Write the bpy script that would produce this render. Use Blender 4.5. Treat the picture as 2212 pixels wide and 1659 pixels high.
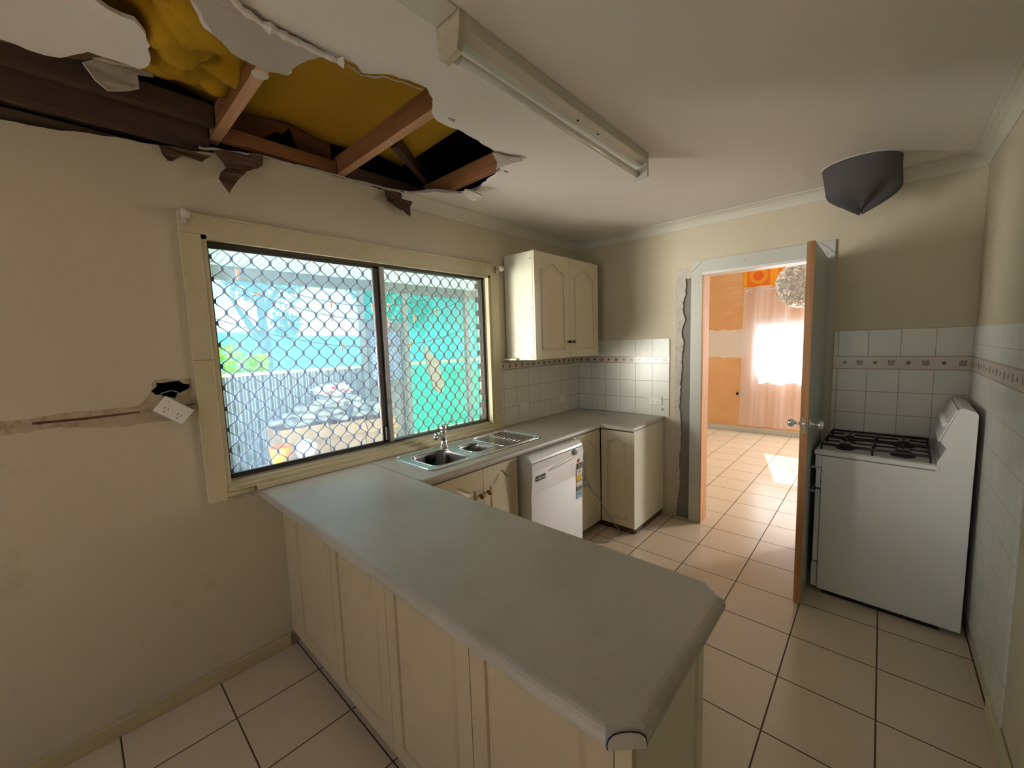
import bpy, math, random
from mathutils import Vector, Matrix, noise
from mathutils.geometry import tessellate_polygon

for o in list(bpy.data.objects): bpy.data.objects.remove(o)
SC = bpy.context.scene
COL = SC.collection
PI = math.pi

# ------------------------------------------------------------------ camera
CP = Vector((-3.5221, -2.2948, 1.584)); YAW, PIT, ROL = 42.5693, -5.7024, -1.8225
def cam_axes():
    y, p, r = map(math.radians, (YAW, PIT, ROL))
    f = Vector((math.cos(p)*math.cos(y), math.cos(p)*math.sin(y), math.sin(p)))
    rt = Vector((math.sin(y), -math.cos(y), 0)); up = rt.cross(f)
    return rt*math.cos(r)+up*math.sin(r), -rt*math.sin(r)+up*math.cos(r), f
rt, up, fw = cam_axes()
cd = bpy.data.cameras.new('camera'); cam = bpy.data.objects.new('camera', cd); COL.objects.link(cam)
cam.matrix_world = Matrix(((rt.x, up.x, -fw.x, CP.x), (rt.y, up.y, -fw.y, CP.y), (rt.z, up.z, -fw.z, CP.z), (0, 0, 0, 1)))
cd.sensor_width = 36; cd.lens = 870.26/2212*36; cd.clip_start = .02; cd.clip_end = 300
SC.camera = cam

# ------------------------------------------------------------------ view, world, sun, added fill lamps
SC.view_settings.view_transform = 'Standard'; SC.view_settings.look = 'None'
SC.view_settings.gamma = 1; SC.view_settings.use_curve_mapping = False
SC.view_settings.exposure = 0.88
W = bpy.data.worlds.new('sky'); SC.world = W; W.use_nodes = True
nt = W.node_tree; nt.nodes.clear()
wo = nt.nodes.new('ShaderNodeOutputWorld'); bg = nt.nodes.new('ShaderNodeBackground')
tc = nt.nodes.new('ShaderNodeTexCoord'); sp = nt.nodes.new('ShaderNodeSeparateXYZ'); rp = nt.nodes.new('ShaderNodeValToRGB')
nt.links.new(tc.outputs['Generated'], sp.inputs[0]); nt.links.new(sp.outputs['Z'], rp.inputs[0])
rp.color_ramp.elements[0].position = 0.0; rp.color_ramp.elements[0].color = (.84, .93, 1, 1)
rp.color_ramp.elements[1].position = .7; rp.color_ramp.elements[1].color = (.42, .66, 1, 1)
nt.links.new(rp.outputs[0], bg.inputs[0]); bg.inputs[1].default_value = 1.95
nt.links.new(bg.outputs[0], wo.inputs[0])

def lamp(name, kind, loc, direction, energy, color=(1, 1, 1), size=None, sy=None, angle=None, spread=None):
    d = bpy.data.lights.new(name, kind); d.energy = energy; d.color = color
    if kind == 'AREA':
        d.shape = 'RECTANGLE'; d.size = size; d.size_y = sy
        if spread: d.spread = math.radians(spread)
    if angle is not None: d.angle = angle
    o = bpy.data.objects.new(name, d); COL.objects.link(o); o.location = loc
    o.rotation_euler = Vector(direction).to_track_quat('-Z', 'Y').to_euler()
    return o
SUN_DIR = (-1, -.27, -.70)
lamp('sun', 'SUN', (8, 4, 8), SUN_DIR, 11.0, (1, .95, .86), angle=math.radians(.6))
# added fill lamp behind the camera, bounced off the floor to lift the ceiling
lamp('rear_fill_lamp', 'AREA', (-6.62, -1.55, 1.75), (.38, -.22, -.9), 72, (1, .96, .90), 1.3, .8, spread=30)
# added fill lamp outside, out of view, brightening the kitchen through the sink window
lamp('sink_window_fill_lamp', 'AREA', (-4.45, 1.05, 1.05), (1, -.52, .16), 270, (1, .945, .88), 1.4, 1.9, spread=76)
# added fill lamp in the next room, out of view; no window there
lamp('next_room_fill_lamp', 'AREA', (3.45, -4.15, 1.6), (-.45, 1, -.25), 130, (.96, .97, 1), 1.0, 1.3)

# ------------------------------------------------------------------ helpers
def hx(s):
    s = s.lstrip('#'); c = [int(s[i:i+2], 16)/255 for i in (0, 2, 4)]
    return tuple((x/12.92 if x <= .04045 else ((x+.055)/1.055)**2.4) for x in c)+(1,)

class NT:
    """small node building helper"""
    def __init__(s, name):
        s.m = bpy.data.materials.new(name); s.m.use_nodes = True; s.t = s.m.node_tree
        s.b = s.t.nodes['Principled BSDF']; s.o = s.t.nodes['Material Output']
    def n(s, kind, **kw):
        x = s.t.nodes.new('ShaderNode'+kind)
        for k, v in kw.items(): setattr(x, k, v)
        return x
    def l(s, a, b): s.t.links.new(a, b)
    def val(s, v):
        x = s.n('Value'); x.outputs[0].default_value = v; return x.outputs[0]
    def mth(s, op, a, b=None, c=None):
        x = s.n('Math', operation=op)
        for i, q in enumerate((a, b, c)):
            if q is None: continue
            if isinstance(q, (int, float)): x.inputs[i].default_value = q
            else: s.l(q, x.inputs[i])
        return x.outputs[0]
    def pos(s):
        g = s.n('NewGeometry'); q = s.n('SeparateXYZ'); s.l(g.outputs['Position'], q.inputs[0])
        return g.outputs['Position'], q.outputs[0], q.outputs[1], q.outputs[2]
    def noise(s, vec, scale, detail=3, rough=.5, dist=0):
        x = s.n('TexNoise'); x.inputs['Scale'].default_value = scale; x.inputs['Detail'].default_value = detail
        x.inputs['Roughness'].default_value = rough; x.inputs['Distortion'].default_value = dist
        if vec is not None: s.l(vec, x.inputs['Vector'])
        return x.outputs['Fac']
    def vscale(s, vec, v):
        x = s.n('VectorMath', operation='MULTIPLY'); s.l(vec, x.inputs[0]); x.inputs[1].default_value = v; return x.outputs[0]
    def mix(s, f, a, b):
        x = s.n('Mix', data_type='RGBA')
        if isinstance(f, (int, float)): x.inputs[0].default_value = f
        else: s.l(f, x.inputs[0])
        for i, q in ((6, a), (7, b)):
            if isinstance(q, tuple): x.inputs[i].default_value = q
            else: s.l(q, x.inputs[i])
        return x.outputs[2]
    def ramp(s, f, p0, p1, c0=(0, 0, 0, 1), c1=(1, 1, 1, 1)):
        x = s.n('ValToRGB'); s.l(f, x.inputs[0]); e = x.color_ramp.elements
        e[0].position = p0; e[1].position = p1; e[0].color = c0; e[1].color = c1; return x.outputs[0]
    def bump(s, h, strength=.2, dist=.01):
        x = s.n('Bump'); x.inputs['Strength'].default_value = strength; x.inputs['Distance'].default_value = dist
        s.l(h, x.inputs['Height']); s.l(x.outputs[0], s.b.inputs['Normal'])
    def base(s, c):
        if isinstance(c, tuple): s.b.inputs['Base Color'].default_value = c
        else: s.l(c, s.b.inputs['Base Color'])
    def line(s, u, pitch, off, lw):
        """1 on grout lines of given pitch"""
        a = s.mth('SUBTRACT', u, off); a = s.mth('DIVIDE', a, pitch); f = s.mth('FRACT', a)
        d = s.mth('ABSOLUTE', s.mth('SUBTRACT', f, .5)); d = s.mth('SUBTRACT', .5, d)
        return s.mth('LESS_THAN', d, lw/pitch/2), s.mth('FLOOR', a), f

def paint(name, col, rough=.6, spec=.3, var=.06, nscale=3., bump=.05, bscale=120, dirt=None, metal=0):
    t = NT(name); P, x, y, z = t.pos()
    c0 = tuple(v*(1-var) for v in col[:3])+(1,); c1 = tuple(min(1, v*(1+var)) for v in col[:3])+(1,)
    f = t.noise(P, nscale, 5, .6)
    c = t.mix(t.ramp(f, .3, .7), c0, c1)
    if dirt:
        dcol, lo, hi, dsc = dirt
        d = t.noise(P, dsc, 7, .7)
        c = t.mix(t.ramp(d, lo, hi), c, dcol)
    t.base(c); t.b.inputs['Roughness'].default_value = rough
    t.b.inputs['Specular IOR Level'].default_value = spec; t.b.inputs['Metallic'].default_value = metal
    if bump: t.bump(t.noise(P, bscale, 3), bump, .002)
    return t.m

def wood(name, c0, c1, axis='y', scale=1., rough=.6):
    t = NT(name); P, x, y, z = t.pos()
    s = {'x': (2, 40, 40), 'y': (40, 2, 40), 'z': (40, 40, 2)}[axis]
    f = t.noise(t.vscale(P, tuple(v*scale for v in s)), 1., 6, .65, .6)
    t.base(t.ramp(f, .3, .7, c0, c1)); t.b.inputs['Roughness'].default_value = rough
    t.bump(f, .15, .003)
    return t.m

M = {}
M['wall'] = paint('cream_wall_paint', hx('cfc3a8'), .55, .35, .03, 1.2, .12, 60, (hx('a3987a'), .60, .86, 2.3))
M['ceiling'] = paint('white_ceiling_paint', hx('e4dcd4'), .7, .2, .02, 1., .06, 60)
M['cornice'] = paint('cornice_paint', hx('d3cdbd'), .6, .3, .03, 2.)
M['timber_paint'] = paint('cream_gloss_trim', hx('cdc09b'), .35, .5, .05, 4., .08, 40, (hx('8d7c58'), .60, .80, 9.))
M['skirt_paint'] = paint('cream_skirting_paint', hx('c4b48a'), .4, .5, .05, 4., .08, 40, (hx('5f4f35'), .64, .80, 12.))
M['casing'] = paint('grey_white_casing', hx('c9c7bb'), .4, .4, .03, 3., .05, 60)
M['cab'] = paint('cream_vinyl_cabinet', hx('ddd0b2'), .38, .45, .02, 2., .03, 300)
M['cab_side'] = paint('cream_melamine', hx('e0dcc6'), .35, .45, .02, 2., .02, 300)
M['cab_dim'] = paint('shaded_cream_vinyl', hx('c9b694'), .42, .4, .02, 2., .03, 300)  # cabinet cream with the shade of the peninsula front put into the colour
M['kick'] = paint('brown_kickboard', hx('5d4230'), .5, .4, .15, 8., .05, 80)
M['white'] = paint('white_enamel', hx('e4e3dc'), .22, .5, .01, 2., 0)
M['white_plastic'] = paint('white_plastic', hx('e8e6e0'), .35, .5, .01, 2., 0)
M['cream_plastic'] = paint('cream_plastic', hx('f0ecdf'), .4, .5, .02, 2., 0)
M['grey_plastic'] = paint('grey_plastic', hx('9a9a9a'), .4, .5, .02, 2., 0)
M['black'] = paint('black_matt', hx('101010'), .5, .4, .02, 2., 0)
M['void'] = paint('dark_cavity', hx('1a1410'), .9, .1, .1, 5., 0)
M['iron'] = paint('black_enamel_iron', hx('1b1c1e'), .4, .5, .05, 8., 0)
M['label_black'] = paint('label_black', hx('1d1b1c'), .4, .3, 0.01, 2., 0)
M['label_yellow'] = paint('label_yellow', hx('e8c24a'), .5, .3, 0.01, 2., 0)
M['label_blue'] = paint('label_blue', hx('9cc7d8'), .5, .3, 0.01, 2., 0)
M['label_white'] = paint('label_white', hx('e9e6e2'), .5, .3, 0.01, 2., 0)
M['label_red'] = paint('label_red', hx('c8463c'), .5, .3, 0.01, 2., 0)
M['label_green'] = paint('label_green', hx('3f7a52'), .5, .3, 0.01, 2., 0)
M['cloth_dark'] = paint('charcoal_cloth', hx('5e5a5b'), .95, .1, .12, 6., .4, 350)
M['chrome'] = paint('chrome', (.85, .85, .86, 1), .08, .5, 0.01, 2., 0, metal=1)
M['steel'] = paint('brushed_steel', (.46, .45, .43, 1), .28, .5, .06, 30., .03, 200, metal=1)
M['alu'] = paint('aluminium_frame', hx('a9a69e'), .35, .5, .1, 10., .05, 60, (hx('6a635a'), .6, .8, 14.), metal=.4)
M['alu_dark'] = paint('dark_aluminium', hx('4b453e'), .45, .4, .1, 10., .05, 60, metal=.6)
M['grille'] = paint('brown_grille', hx('1c1614'), .8, .1, .1, 20., 0)
M['bowl_steel'] = paint('dark_reflection_steel', (.24, .23, .21, 1), .3, .5, .06, 30., .03, 200, metal=1)  # sink steel darkened in colour for the dark reflections inside the bowls
M['brass'] = paint('antique_brass', hx('8a6a35'), .28, .5, .15, 60., .05, 200, metal=1)
M['bronze'] = paint('dark_bronze', hx('3a3128'), .3, .5, .15, 60., 0, metal=1)
M['joist'] = wood('orange_pine_joist', hx('6a4022'), hx('94643a'), 'y', .6)
M['joist_x'] = wood('brown_pine_plate', hx('6a4226'), hx('93623a'), 'x', .6)
M['joist_lit'] = wood('lit_pine_face', hx('a87a56'), hx('c49a74'), 'y', .6)  # joist timber made paler, light on the undersides put into the colour
M['joist_old'] = wood('dark_old_timber', hx('3a2a20'), hx('5a4232'), 'x', .6)
M['door_edge'] = wood('raw_door_timber', hx('9c6238'), hx('d09a68'), 'z', .8)
M['jamb'] = wood('raw_jamb_timber', hx('b8794a'), hx('dfae80'), 'z', .8)
M['door'] = paint('grey_white_door_paint', hx('b9beb9'), .35, .5, .02, 2., 0)
M['plaster'] = paint('raw_plaster', hx('c9c0b4'), .9, .1, .08, 12., .3, 60, (hx('9c8f82'), .5, .75, 25.))
M['torn_brown'] = paint('bare_torn_wall_paper', hx('b9a98e'), .9, .1, .1, 12., .3, 60, (hx('927e66'), .48, .72, 22.))
M['old_cream'] = paint('old_cream_plastic', hx('cfc6b4'), .45, .4, .03, 6., 0)
M['plaster_brown'] = paint('brown_backing_paper', hx('66503e'), .9, .1, .15, 14., .3, 60, (hx('4a392b'), .5, .7, 20.))
M['paper'] = paint('torn_ceiling_paper', hx('b3aaa0'), .8, .15, .05, 8., .15, 50)
M['board_grey'] = paint('grey_bare_board', hx('8a847c'), .85, .1, .08, 5., .2, 60)
M['yellow'] = paint('yellow_insulation', hx('a5811f'), .9, .1, .14, 7., .35, 40, (hx('8a6212'), .55, .75, 11.))
M['yellow_smooth'] = paint('yellow_sarking', hx('a78122'), .8, .15, .08, 3., .05, 40)
M['shard'] = paint('old_white_shard', hx('d2c5b2'), .8, .2, .12, 14., .2, 60, (hx('7a6a56'), .56, .76, 18.))
M['rust'] = paint('rusty_end_plate', hx('c2b69c'), .5, .4, .1, 20., .1, 80, (hx('8a6242'), .56, .72, 30.))
M['batten'] = paint('batten_enamel', hx('cfcabc'), .35, .5, .03, 8., 0)
M['tube'] = paint('fluorescent_tube_glass', hx('dedcd2'), .08, .6, .01, 5., 0)
M['orange_plain'] = paint('orange_plastic', hx('f0761a'), .4, .4, .03, 5., 0)
M['cardboard'] = paint('cardboard', hx('a48a74'), .85, .1, .06, 8., .1, 90)
M['steel_fence'] = paint('weathered_galvanised', hx('7d8794'), .35, .5, .12, 6., .05, 40, metal=.5)
M['fence_rail'] = paint('pale_fence_rail', hx('c2cdb8'), .5, .3, .08, 6., 0)
M['post'] = paint('grey_post', hx('8a929a'), .5, .3, .06, 6., 0)
M['gate_frame'] = paint('gate_frame', hx('6f7c88'), .45, .4, .06, 6., 0)
M['concrete'] = paint('concrete_slab', hx('c9c4b8'), .8, .2, .06, 2., .2, 60)
M['line'] = paint('clothesline_cord', hx('4a4a52'), .6, .2, .02, 2., 0)
M['peg'] = paint('wood_peg', hx('9a6a4a'), .7, .2, .05, 9., 0)
M['pegbag'] = paint('grey_peg_bag_cloth', hx('a6a098'), .9, .1, .12, 20., .2, 150)
M['leaf'] = paint('tree_leaf', hx('55807a'), .6, .3, .25, 2., 0)
M['bush'] = paint('bush_leaf', hx('b4d46a'), .6, .3, .25, 2., 0)
M['bark'] = wood('bark', hx('4a4038'), hx('6f6255'), 'z', .5)
M['white_roof'] = paint('white_metal_roof', hx('f4f6fa'), .4, .4, .02, 1., 0)
M['gutter'] = paint('grey_gutter', hx('6c7478'), .5, .4, .1, 6., 0)
M['beam_dark'] = paint('dark_purlin', hx('5c6468'), .6, .3, .1, 6., 0)

def mk_bench():
    t = NT('grey_laminate'); P, x, y, z = t.pos()
    f = t.noise(P, 260, 4, .7); g = t.noise(P, 2.5, 4, .6)
    c = t.mix(t.ramp(f, .35, .65), hx('b3aa9d'), hx('c3baad'))
    c = t.mix(t.ramp(g, .45, .85), c, hx('a39b88'))
    t.base(c); t.b.inputs['Roughness'].default_value = .42; t.b.inputs['Specular IOR Level'].default_value = .5
    t.bump(t.noise(P, 400, 3), .04, .001); return t.m
M['bench'] = mk_bench()

def mk_floor():
    t = NT('beige_floor_tiles'); P, x, y, z = t.pos()
    lx, ix, fx = t.line(x, .349, -.738, .006); ly, iy, fy = t.line(y, .3416, -1.319, .006)
    g = t.mth('MAXIMUM', lx, ly)
    cmb = t.n('CombineXYZ'); t.l(ix, cmb.inputs[0]); t.l(iy, cmb.inputs[1])
    wn = t.n('TexWhiteNoise', noise_dimensions='2D'); t.l(cmb.outputs[0], wn.inputs['Vector'])
    n1 = t.noise(P, 16, 6, .65)
    c = t.mix(t.ramp(n1, .1, .9), hx('d6c3a9'), hx('dac9b1'))
    c = t.mix(t.mth('MULTIPLY', wn.outputs['Value'], .25), c, hx('d0bda2'))
    c = t.mix(g, c, hx('4f3a2a')); t.base(c)
    r = t.mth('ADD', t.mth('MULTIPLY', t.noise(P, 14, 5), .10), .17)
    t.l(t.mth('MAXIMUM', r, t.mth('MULTIPLY', g, .8)), t.b.inputs['Roughness'])
    h = t.mth('SUBTRACT', t.mth('MULTIPLY', t.noise(P, 26, 5, .6), .09), t.mth('MULTIPLY', g, 1.))
    t.bump(h, .35, .004); return t.m
M['floor'] = mk_floor()

def mk_tiles(name, ax, pu, ou, pz, oz, c0='dcd7c9', c1='e3dfd3', grout='aaa08c'):
    t = NT(name); P, x, y, z = t.pos(); u = x if ax == 'x' else y
    lu, iu, fu = t.line(u, pu, ou, .004); lz, iz, fz = t.line(z, pz, oz, .004)
    g = t.mth('MAXIMUM', lu, lz); n1 = t.noise(P, 6, 4)
    t.base(t.mix(g, t.mix(n1, hx(c0), hx(c1)), hx(grout)))
    t.l(t.mth('ADD', t.mth('MULTIPLY', g, .5), .30), t.b.inputs['Roughness'])
    t.bump(t.mth('SUBTRACT', t.mth('MULTIPLY', t.noise(P, 12, 3), .3), g), .25, .003); return t.m
M['tile_w'] = mk_tiles('white_tiles_window_wall', 'x', .159, -.016, .159, 1.371)
M['tile_b'] = mk_tiles('white_tiles_door_wall', 'y', .156, 0., .159, 1.371)
M['tile_b_up'] = mk_tiles('white_tiles_upper_row', 'y', .156, 0., .159, 1.432)
M['tile_s'] = mk_tiles('white_tiles_stove_side', 'y', .1525, -2.689, .146, 1.345)
M['tile_s_up'] = mk_tiles('white_tiles_stove_upper', 'y', .1525, -2.689, .17, 1.43)
M['tile_r'] = mk_tiles('white_tiles_right_wall', 'x', .155, 0., .155, 1.345, grout='cbc4b4')

def mk_border(name, ax, off, z0, h, pitch=.078):
    """cream border strip with alternating brown square and round motifs"""
    t = NT(name); P, x, y, z = t.pos(); u = x if ax == 'x' else y
    a = t.mth('DIVIDE', t.mth('SUBTRACT', u, off), pitch); f = t.mth('SUBTRACT', t.mth('FRACT', a), .5)
    par = t.mth('FRACT', t.mth('MULTIPLY', t.mth('FLOOR', a), .5)); par = t.mth('GREATER_THAN', par, .25)
    du = t.mth('MULTIPLY', f, pitch); dz = t.mth('SUBTRACT', z, z0+h/2)
    r = t.mth('SQRT', t.mth('ADD', t.mth('MULTIPLY', du, du), t.mth('MULTIPLY', dz, dz)))
    dot = t.mth('LESS_THAN', r, .010)
    mx = t.mth('MAXIMUM', t.mth('ABSOLUTE', du), t.mth('ABSOLUTE', dz)); sq = t.mth('LESS_THAN', mx, .016)
    inner = t.mth('MULTIPLY', sq, t.mth('GREATER_THAN', t.noise(P, 260, 2), .47))
    m = t.mth('ADD', t.mth('MULTIPLY', par, dot), t.mth('MULTIPLY', t.mth('SUBTRACT', 1, par), inner))
    edge = t.mth('GREATER_THAN', t.mth('ABSOLUTE', dz), h/2-.006)
    c = t.mix(t.noise(P, 30, 3), hx('c9b8a2'), hx('d8cbb8'))
    c = t.mix(edge, c, hx('b09c88')); c = t.mix(m, c, hx('5c3a34'))
    t.base(c); t.b.inputs['Roughness'].default_value = .25; return t.m
M['border_w'] = mk_border('border_window_wall', 'x', 0, 1.371, .062)
M['border_b'] = mk_border('border_door_wall', 'y', 0, 1.371, .062)
M['border_s'] = mk_border('border_stove', 'y', -2.689, 1.345, .085, .0763)
M['border_r'] = mk_border('border_right_wall', 'x', 0, 1.345, .085, .0763)

def mk_orange_wall():
    t = NT('orange_wall_paint'); P, x, y, z = t.pos()
    n1 = t.noise(P, 3, 5); c = t.mix(t.ramp(n1, .3, .75), hx('e0a468'), hx('e8b37c'))
    w = t.mth('MULTIPLY', t.mth('SUBTRACT', t.noise(P, 9, 4), .5), .14)
    zz = t.mth('ADD', z, w)
    band = t.mth('MULTIPLY', t.mth('GREATER_THAN', zz, 1.24), t.mth('LESS_THAN', zz, 1.70))
    band = t.mth('MULTIPLY', band, t.mth('GREATER_THAN', y, -.66))
    rough_patch = t.mth('MULTIPLY', t.mth('GREATER_THAN', t.noise(t.vscale(P, (1, 3, 40)), 1., 4), .6), t.mth('LESS_THAN', y, -.28))
    c = t.mix(t.mth('MULTIPLY', rough_patch, .35), c, hx('e8c8a8'))
    c = t.mix(band, c, hx('e6d6c4')); t.base(c); t.b.inputs['Roughness'].default_value = .7
    t.bump(t.noise(P, 40, 3), .1, .003); return t.m
M['orange_wall'] = mk_orange_wall()

def mk_wallpaper():
    t = NT('retro_orange_wallpaper'); P, x, y, z = t.pos(); p = .42
    a = t.mth('DIVIDE', t.mth('ADD', y, .60), p); fa = t.mth('SUBTRACT', t.mth('FRACT', a), .5)
    b = t.mth('DIVIDE', t.mth('SUBTRACT', z, 2.32), p); fb = t.mth('SUBTRACT', t.mth('FRACT', b), .5)
    mx = t.mth('MAXIMUM', t.mth('ABSOLUTE', fa), t.mth('ABSOLUTE', fb))
    r = t.mth('SQRT', t.mth('ADD', t.mth('MULTIPLY', fa, fa), t.mth('MULTIPLY', fb, fb)))
    c = t.mix(t.mth('LESS_THAN', mx, .38), hx('f6a51e'), hx('ee7a12'))
    c = t.mix(t.mth('LESS_THAN', r, .30), c, hx('f39a1c')); c = t.mix(t.mth('LESS_THAN', r, .17), c, hx('e8690e'))
    t.base(c); t.b.inputs['Roughness'].default_value = .7; return t.m
M['wallpaper'] = mk_wallpaper()

def mk_mix(name, col, trans_w, tl_w, rough=.1, tint=(1, 1, 1, 1), gloss=.06):
    """thin sheet: transparent + translucent + diffuse + glossy"""
    t = NT(name); t.t.nodes.remove(t.b)
    tr = t.n('BsdfTransparent'); tr.inputs[0].default_value = tint
    tl = t.n('BsdfTranslucent'); tl.inputs[0].default_value = col
    df = t.n('BsdfDiffuse'); df.inputs[0].default_value = col
    gl = t.n('BsdfGlossy'); gl.inputs[0].default_value = (1, 1, 1, 1); gl.inputs['Roughness'].default_value = rough
    m1 = t.n('MixShader'); m1.inputs[0].default_value = tl_w; t.l(df.outputs[0], m1.inputs[1]); t.l(tl.outputs[0], m1.inputs[2])
    m2 = t.n('MixShader'); m2.inputs[0].default_value = trans_w; t.l(m1.outputs[0], m2.inputs[1]); t.l(tr.outputs[0], m2.inputs[2])
    fr = t.n('Fresnel'); fr.inputs[0].default_value = 1.45
    m3 = t.n('MixShader'); t.l(t.mth('MULTIPLY', fr.outputs[0], gloss/.06*.8), m3.inputs[0]); t.l(m2.outputs[0], m3.inputs[1]); t.l(gl.outputs[0], m3.inputs[2])
    t.l(m3.outputs[0], t.o.inputs[0]); return t.m
M['glass_dusty'] = mk_mix('dusty_window_glass', hx('a8ccf4'), .968, .85, .08, (.97, .99, 1, 1))
M['glass_dusty2'] = mk_mix('dusty_fixed_glass', hx('ccdcdc'), .975, .85, .08, (.97, 1, .99, 1))
M['glass'] = mk_mix('clear_glass', hx('e8f0f4'), .95, .5, .05)
M['shade'] = mk_mix('teal_shade_cloth', hx('22a3a0'), .10, .5, .6, (.3, .85, .9, 1), .01)
M['shade_blue'] = mk_mix('blue_shade_cloth', hx('86b4c0'), .55, .5, .6, (.52, .82, .92, 1), .01)
M['roofing'] = mk_mix('translucent_roofing', hx('93a096'), .02, .42, .5, (.9, 1, .95, 1), .01)
M['sheer'] = mk_mix('sheer_curtain', hx('f6f4fa'), .34, .65, .6, (1, 1, 1, 1), .0)
M['pet'] = mk_mix('clear_plastic_bottle', hx('eef2f6'), .38, .6, .1, (1, 1, 1, 1), .15)
M['bagp'] = mk_mix('thin_plastic_bag', hx('eae4e6'), .3, .5, .2, (1, 1, 1, 1), .12)
M['petal'] = mk_mix('translucent_petal', hx('e4e0da'), .25, .5, .3, (1, 1, 1, 1), .1)
M['mesh_white'] = mk_mix('white_backed_panel', hx('c4c9e8'), .1, .6, .6, (1, 1, 1, 1), .0)

ORG = {}
class B:
    def __init__(s): s.v = []; s.f = []; s.m = []; s.k = 0
    def add(s, vs, fs, k=None):
        n = len(s.v); s.v += [tuple(v) for v in vs]; s.f += [tuple(i+n for i in f) for f in fs]
        s.m += [s.k if k is None else k]*len(fs); return s
    def box(s, x0, x1, y0, y1, z0, z1, k=None):
        return s.add([(x0, y0, z0), (x1, y0, z0), (x1, y1, z0), (x0, y1, z0), (x0, y0, z1), (x1, y0, z1), (x1, y1, z1), (x0, y1, z1)],
                     [(0, 3, 2, 1), (4, 5, 6, 7), (0, 1, 5, 4), (1, 2, 6, 5), (2, 3, 7, 6), (3, 0, 4, 7)], k)
    def obox(s, c, U, V, N, hu, hv, hn, k=None):
        c, U, V, N = map(Vector, (c, U, V, N)); vs = []
        for sn in (-1, 1):
            for a, b in ((-1, -1), (1, -1), (1, 1), (-1, 1)): vs.append(c+U*hu*a+V*hv*b+N*hn*sn)
        return s.add(vs, [(0, 3, 2, 1), (4, 5, 6, 7), (0, 1, 5, 4), (1, 2, 6, 5), (2, 3, 7, 6), (3, 0, 4, 7)], k)
    def plate(s, outer, holes, fn, d0, d1, k=None):
        """2D polygon with holes, fn(u,v,d)->3D, solid between depths d0 and d1"""
        L = [outer]+list(holes); tri = tessellate_polygon([[Vector((a, b, 0)) for a, b in q] for q in L])
        fl = [q for r in L for q in r]; n = len(fl)
        s.add([fn(a, b, d0) for a, b in fl]+[fn(a, b, d1) for a, b in fl],
              [tuple(t) for t in tri]+[(t[2]+n, t[1]+n, t[0]+n) for t in tri], k)
        o = 0; base = len(s.v)-2*n
        for r in L:
            m = len(r)
            for i in range(m):
                j = (i+1) % m; s.f.append((base+o+i, base+o+j, base+n+o+j, base+n+o+i)); s.m.append(s.k if k is None else k)
            o += m
        return s
    def rings(s, rs, close=True, cap0=False, cap1=False, k=None):
        n = len(rs[0]); vs = [v for r in rs for v in r]; fs = []
        for i in range(len(rs)-1):
            for j in range(n if close else n-1):
                q = (j+1) % n; fs.append((i*n+j, i*n+q, (i+1)*n+q, (i+1)*n+j))
        if cap0: fs.append(tuple(range(n))[::-1])
        if cap1: fs.append(tuple((len(rs)-1)*n+j for j in range(n)))
        return s.add(vs, fs, k)
    def lathe(s, prof, c, ax='z', n=20, k=None, cap=True):
        c = Vector(c); A = {'z': (Vector((1, 0, 0)), Vector((0, 1, 0)), Vector((0, 0, 1))), 'x': (Vector((0, 1, 0)), Vector((0, 0, 1)), Vector((1, 0, 0))),
             'y': (Vector((1, 0, 0)), Vector((0, 0, 1)), Vector((0, 1, 0)))}[ax] if isinstance(ax, str) else ax
        return s.rings([[c+A[2]*h+A[0]*r*math.cos(2*PI*i/n)+A[1]*r*math.sin(2*PI*i/n) for i in range(n)] for r, h in prof], True, cap, cap, k)
    def tube(s, pts, r, n=8, closed=False, k=None):
        P = [Vector(p) for p in pts]; m = len(P); rs = []; up0 = None
        for i in range(m):
            a = P[i-1] if (i > 0 or closed) else P[i]; b = P[(i+1) % m] if (i < m-1 or closed) else P[i]
            t = (b-a).normalized()
            if up0 is None: up0 = Vector((0, 0, 1)) if abs(t.z) < .9 else Vector((1, 0, 0))
            u = (up0-t*up0.dot(t)).normalized(); w = t.cross(u); up0 = u
            rr = r[i] if isinstance(r, (list, tuple)) else r
            rs.append([P[i]+u*rr*math.cos(2*PI*j/n)+w*rr*math.sin(2*PI*j/n) for j in range(n)])
        if closed: rs.append(rs[0])
        return s.rings(rs, True, not closed, not closed, k)
    def build(s, name, mats, parent=None, smooth=False, bevel=0, seg=2, label=None, cat=None, group=None, kind=None, origin=None):
        if not isinstance(mats, (list, tuple)): mats = [mats]
        if parent is not None: o0 = ORG[parent.name]
        elif origin is not None: o0 = Vector(origin)
        else:
            X = [v[0] for v in s.v]; Y = [v[1] for v in s.v]; Z = [v[2] for v in s.v]
            o0 = Vector(((min(X)+max(X))/2, (min(Y)+max(Y))/2, min(Z)))
        me = bpy.data.meshes.new(name); me.from_pydata([(v[0]-o0.x, v[1]-o0.y, v[2]-o0.z) for v in s.v], [], s.f)
        for m in mats: me.materials.append(M[m] if isinstance(m, str) else m)
        for p, mi in zip(me.polygons, s.m): p.material_index = mi; p.use_smooth = smooth
        me.validate(); me.update()
        o = bpy.data.objects.new(name, me); COL.objects.link(o); ORG[o.name] = o0
        if parent is not None: o.parent = parent
        else: o.location = o0
        if bevel:
            b = o.modifiers.new('bevel', 'BEVEL'); b.width = bevel; b.segments = seg; b.limit_method = 'ANGLE'; b.angle_limit = math.radians(40)
        if smooth and smooth != 'all':
            pass
        if label: o['label'] = label
        if cat: o['category'] = cat
        if group: o['group'] = group
        if kind: o['kind'] = kind
        return o

def fix_normals(o):
    import bmesh
    bm = bmesh.new(); bm.from_mesh(o.data); bmesh.ops.recalc_face_normals(bm, faces=bm.faces); bm.to_mesh(o.data); bm.free()

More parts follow.
